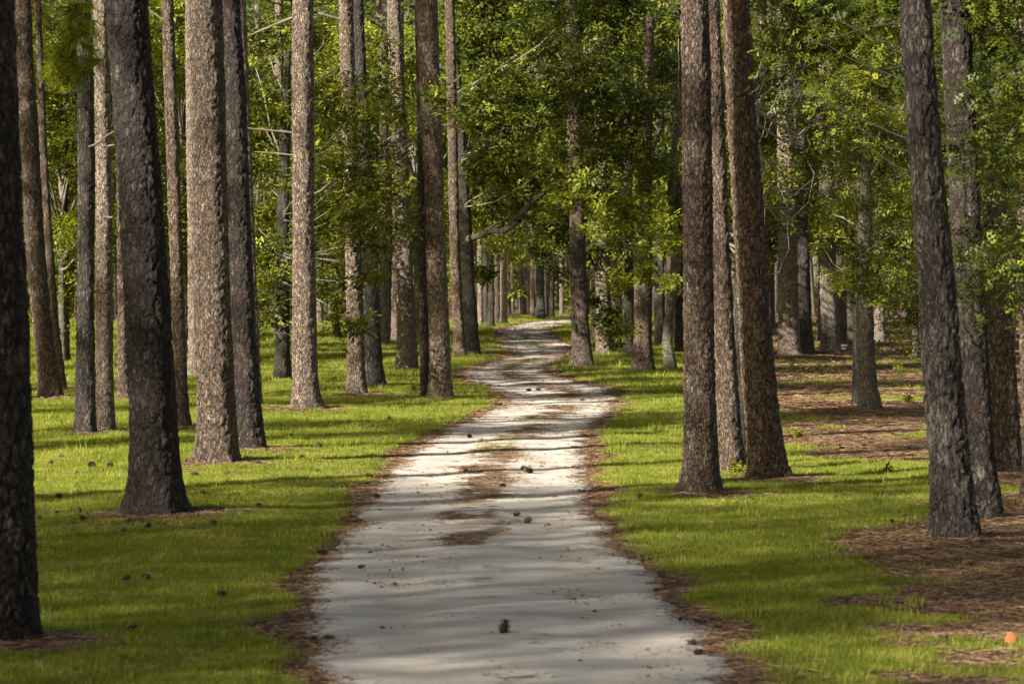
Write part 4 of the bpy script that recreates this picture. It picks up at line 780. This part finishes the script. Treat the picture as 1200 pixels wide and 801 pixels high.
# (x, y, size px, label, group)
GL = 'pine cones on the left lawn'; GR = 'pine cones on the right side'; GE = 'pine cones on the left road edge'; GW = 'pine cones on the road'
CONES = [
 (591, 745, 18, 'large round pine cone standing in the middle of the road in front', GW), (423, 667, 10, 'small pale grey pine cone alone on the left half of the road', GW), (418, 613, 12, 'pine cone at the left rim of the sand just inside the litter strip', GW),
 (368, 751, 12, 'left one of two cones lying side by side at the near left road rim', GW), (385, 751, 15, 'right one of two cones lying side by side at the near left road rim', GW),
 (620, 555, 15, 'dark clump like pine cone right of the road middle, farthest of the near ones', GW), (614, 552, 10, 'small cone half behind the dark clump right of the road middle', GW), (589, 572, 11, 'pine cone lying on the brown strip in the road middle', GW), (605, 606, 11, 'light brown flat cone right of the brown strip on the road', GW),
 (618, 614, 12, 'dark flat cone just right of the light brown flat cone on the road', GW), (596, 616, 6, 'tiny cone left of the light and dark flat cones', GW), (550, 513, 7, 'small cone on the left half of the road before the roadside pine', GW), (545, 554, 7, 'small cone on the left wheel track in midroad', GW), (620, 459, 8, 'tiny distant cone on the road at the near end of the bend', GW),
 (631, 459, 8, 'dark distant cone at the widest part of the bend', GW), (703, 507, 8, 'cone at the right sand rim near the bright grass', GW), (682, 470, 7, 'brown cone on the right half of the bend', GW), (576, 745, 5, 'tiny dark scrap of cone left of the large round cone', GW),
 (812, 757, 13, 'flat dark cone at the near right rim of the road', GW), (818, 769, 16, 'larger flat dark cone below the other at the near right rim', GW), (769, 695, 9, 'cone on the right litter rim halfway down the near road', GW), (749, 654, 9, 'cone on the right litter rim above the halfway one', GW), (797, 728, 7, 'thin cone scrap on the right rim of the near road', GW),
 (432, 561, 12, 'dark cone on the litter strip beside the upper left road edge', GE), (423, 543, 9, 'cone on upper litter strip left of the road', GE), (443, 526, 9, 'cone on the litter strip farthest up the left road edge', GE), (441, 584, 8, 'cone at the inner side of the left litter strip', GE), (386, 630, 12, 'cone on the outer side of the left litter strip, halfway down', GE),
 (378, 650, 15, 'big dark cone on the left litter strip below the halfway one', GE), (351, 672, 13, 'dark cone where lawn and litter strip meet left of the road', GE), (398, 595, 9, 'cone at the lawn side of the litter strip above the halfway one', GE), (355, 711, 9, 'small cone low on the left litter strip', GE), (365, 726, 7, 'tiny cone on the left road rim above the side by side pair', GE),
 (324, 744, 14, 'dark cone in the grass margin left of the side by side pair', GE), (575, 466, 8, 'cone on the litter point where the road bends left', GE),
 (107, 549, 12, 'star shaped open cone left of the very dark leaning pine', GL), (129, 549, 10, 'second star shaped open cone nearer to the very dark leaning pine', GL), (89, 558, 11, 'open cone below and left of the star shaped ones', GL), (69, 582, 11, 'brown cone close to the foreground trunk on the left lawn', GL), (91, 606, 13, 'widest cone left of the foot of the dark leaning pine', GL), (68, 604, 9, 'cone next to the widest one toward the foreground trunk', GL),
 (44, 612, 9, 'cone touching the right side of the foreground trunk', GL), (97, 615, 9, 'cone just below the widest one left of the dark leaning pine', GL), (172, 684, 13, 'round black cone alone in the shaded front lawn', GL), (149, 685, 12, 'flat cone just left of the round black one in the front lawn', GL), (260, 700, 12, 'dark cone in the front lawn between the round black one and the road', GL), (154, 747, 15, 'blurred cone low in the front lawn right of the foreground trunk', GL),
 (174, 623, 10, 'cone in front of the foot of the dark leaning pine', GL), (145, 626, 8, 'small cone left below the foot of the dark leaning pine', GL), (152, 617, 6, 'tiny cone beside the foot of the dark leaning pine', GL), (250, 620, 9, 'cone on the lawn right of the dark leaning pine', GL), (229, 562, 9, 'cone on the sunlit lawn before the foot of the big brown pine', GL), (266, 560, 9, 'brown cone in front of the big brown pine toward the road', GL), (237, 579, 9, 'cone below the others before the big brown pine', GL),
 (303, 598, 8, 'cone midway between the big brown pine and the litter strip', GL), (303, 548, 9, 'cone right of the foot of the dark pine of the pair', GL), (373, 528, 11, 'cone on the lawn below the lone sunlit pine', GL), (354, 538, 8, 'small cone left below the lone sunlit pine', GL), (372, 554, 8, 'cone on the lawn near the upper litter strip', GL), (456, 493, 7, 'little cone on the lawn between the lone pine and the bend', GL), (341, 512, 7, 'little cone on the grass straight below the lone sunlit pine', GL), (72, 539, 8, 'reddish cone on sunlit grass by the close left pair', GL),
 (60, 545, 7, 'small reddish cone nearest the foreground trunk on sunlit grass', GL),
 (750, 586, 11, 'cone in the grass left of the nearest big right hand pine', GR), (828, 624, 8, 'small cone in the right lawn below the nearest big pine', GR), (877, 586, 10, 'twiggy dark cone on grass between the three big pines and the shade', GR), (1060, 608, 10, 'left one of the cones on litter left of the large grey pine', GR), (1082, 606, 12, 'right one of the cones on litter just left of the large grey pine', GR), (1045, 612, 9, 'leftmost dark cone at the tip of the litter by the large grey pine', GR),
 (1132, 663, 15, 'dark cone on litter straight below the large grey pine', GR), (1168, 727, 18, 'big dark cone near the lower right corner above the orange leaf', GR), (1105, 752, 17, 'big cone left of the orange leaf on the litter', GR), (1148, 750, 17, 'flat dark cone just left of the orange leaf', GR), (1030, 743, 9, 'small cone at the border of lawn and litter low on the right', GR), (1150, 642, 9, 'cone right below the foot of the large grey pine', GR),
 (986, 527, 8, 'cone on the rough litter line left of the grey pine', GR), (1012, 524, 8, 'cone on the rough litter line in the middle', GR), (962, 524, 7, 'cone on the rough litter line nearest the leaning orange pine', GR), (1040, 530, 8, 'cone on the rough litter line nearest the grey pine', GR),
]
rng = np.random.default_rng(8)
for k, (x, y, s, lab, grp) in enumerate(CONES):
    D = depth(y); X = (x-600)*D/F; d = road_dist(np.array([X]), np.array([D]))[0]; hz = float(height(np.array([X]), np.array([D]))[0]) if d > 0 else .012
    o = link('pine_cone', CM[k % 3]); sz = min(s*D/F/.105*(.80 if k else .95), 1.25)
    grass = d > .4 and grp == GL
    o.location = (X, D, hz+.030*sz+(.022 if grass else 0)); o.scale = (sz,)*3
    o.rotation_euler = (rng.uniform(1.1, 1.9), rng.uniform(-.3, .3), rng.uniform(0, 6.3)) if k else (.25, .2, .4)
    if k == 0: o.location.z = hz+.05*sz
    tag(o, lab, 'pine cone', grp)

# ---------------------------------------------------------------- small things on the ground
def place(o, x, y, dz=0.):
    D = depth(y); X = (x-600)*D/F; o.location = (X, D, float(height(np.array([X]), np.array([D]))[0])+dz); return D
V = [(-.05, 0, 0), (.0, -.02, .005), (.06, .0, .0), (-.045, .03, .055), (.0, .0, .065), (.055, .03, .05), (-.01, .04, .105), (.02, .045, .10)]
o = link('fallen_leaf', mesh_np('fallen_leaf', np.array(V), [np.array([(0, 1, 4, 3), (1, 2, 5, 4), (3, 4, 7, 6)]), np.array([(4, 5, 7)])], orange_mat, {'tint': [.2, .5, .8, .3, .6, .9, .4, .7]}, False))
place(o, 1183, 757, .012); o.rotation_euler.z = -.3; o.scale = (.75, .8, .7); tag(o, 'bright orange folded leaf standing on the brown litter in the lower right', 'leaf')
for (x, y, s, lab) in [(1113, 683, .075, 'small white chip on the litter right below the large grey pine'), (1152, 693, .06, 'pale flake of wood on the litter near the right edge'), (1016, 617, .09, 'pale bark flake on the litter left of the large grey pine'), (1108, 700, .08, 'grey bark flake beneath the small white chip')]:
    a = np.array([(-1, -.3, 0), (-.2, -.5, .12), (.9, -.25, .05), (1, .2, 0), (.1, .45, .2), (-.8, .35, .05), (0, 0, .3)])*s*.55
    o = link('wood_chip', mesh_np('wood_chip', a, np.array([(0, 1, 6), (1, 2, 6), (2, 3, 6), (3, 4, 6), (4, 5, 6), (5, 0, 6)]), chip_mat, {'tint': np.linspace(.1, .9, 7)}, False))
    place(o, x, y, .012); o.rotation_euler.z = x; tag(o, lab, 'wood chip')
def stick(name, pts, r, lab, cat='stick', mat=twig_mat):
    mb = MB(); tube(mb, pts, [r*(1-.5*k/(len(pts)-1)) for k in range(len(pts))], 6)
    tag(link(name, mb.mesh(name, mat)), lab, cat)
for (x0, y0, x1, y1, r, lab) in [(1128, 706, 1150, 709, .006, 'thin pale twig on the litter at the right below the grey pine'), (1088, 700, 1112, 696, .006, 'short grey twig left of the pale flakes on the litter'), (1000, 505, 1060, 500, .02, 'fallen stick on the litter behind the lawn tongue'),
                                 (930, 497, 985, 502, .018, 'fallen stick on the litter close to the leaning orange pine')]:
    a = (( x0-600)*depth(y0)/F, depth(y0), .03); b_ = ((x1-600)*depth(y1)/F, depth(y1), .035)
    stick('fallen_stick', wiggle(a, b_, 5, .04, rng), r, lab)
# seedlings and weeds
def weed(x, y, hpx, lab, n=5, kind='oval', leaf=.06, mat=leaf_bright, wpx=None):
    D = depth(y); hm = hpx*D/F; wm = (wpx or hpx*.6)*D/F/2; t = empty('seedling', (0, 0, 0)); place(t, x, y); mb = MB(); sp = []
    for i in range(n):
        p1 = (rng.normal(0, wm*.6), rng.normal(0, wm*.6), hm*rng.uniform(.55, 1)); q = wiggle((0, 0, 0), p1, 4, .06, rng); tube(mb, q, [.006, .005, .004, .003, .002], 4); sp += [q[2], q[3], q[4]]
    link('stem', mb.mesh('stem', twig_mat), t); link('leaves', foliage_mesh('leaves', sp, mat, rng, leaf, 9, wm*.5+.03, kind), t); tag(t, lab, 'seedling', 'seedlings on the ground')
for a in [(958, 441, 16, 'low bushy seedling on the litter before the distant right pair', 9, 'oval', .07, leaf_dark, 30), (930, 438, 18, 'slender seedling left of the low bushy one on the litter'), (995, 443, 8, 'tiny bright seedling right of the low bushy one', 3), (1055, 447, 22, 'tall thin seedling right of the pale mossy trunk', 5), (935, 515, 10, 'small pale weed on the litter beside the leaning orange pine', 4),
          (862, 557, 14, 'leafy weed at the foot of the middle big right hand pine', 6), (871, 558, 10, 'small leafy weed left of the foot of the leaning orange pine', 4), (485, 463, 18, 'thin leafy weed on grass left of the roadside pine', 4, 'simple', .06), (725, 428, 12, 'reddish low weed beside the ivy covered trunk', 6), (700, 412, 12, 'low weed at the foot of the ivy covered trunk', 6),
          (1040, 555, 8, 'small broad leafed weed on the lawn tongue', 3), (1062, 475, 14, 'thin weed on the litter left of the large grey pine', 4), (900, 412, 14, 'low green weed behind the three big pines', 6), (1172, 430, 22, 'leafy seedling behind the rusty brown pine at the right', 6), (765, 415, 10, 'low weed behind the flared brown trunk', 6)]: weed(*a)
def grass_clump(x, y, hpx, wpx, lab):
    D = depth(y); hm = hpx*D/F; o = link('grass_clump', grass_tuft(int(x), 60, hm, wpx*D/F/4, .004)); place(o, x, y); tag(o, lab, 'grass clump', 'taller grass clumps')
for a in [(1072, 716, 20, 26, 'taller pale grass clump at the border of lawn and litter low on the right'), (442, 462, 16, 22, 'tall grass clump at the foot of the leafy pair near the road'), (380, 482, 10, 18, 'grass clump at the foot of the lone sunlit pine'), (720, 532, 12, 20, 'bright taller grass clump at the right road edge'), (1040, 712, 14, 20, 'shorter grass clump left of the taller pale one'), (565, 452, 8, 14, 'grass clump at the litter point before the bend')]: grass_clump(*a)
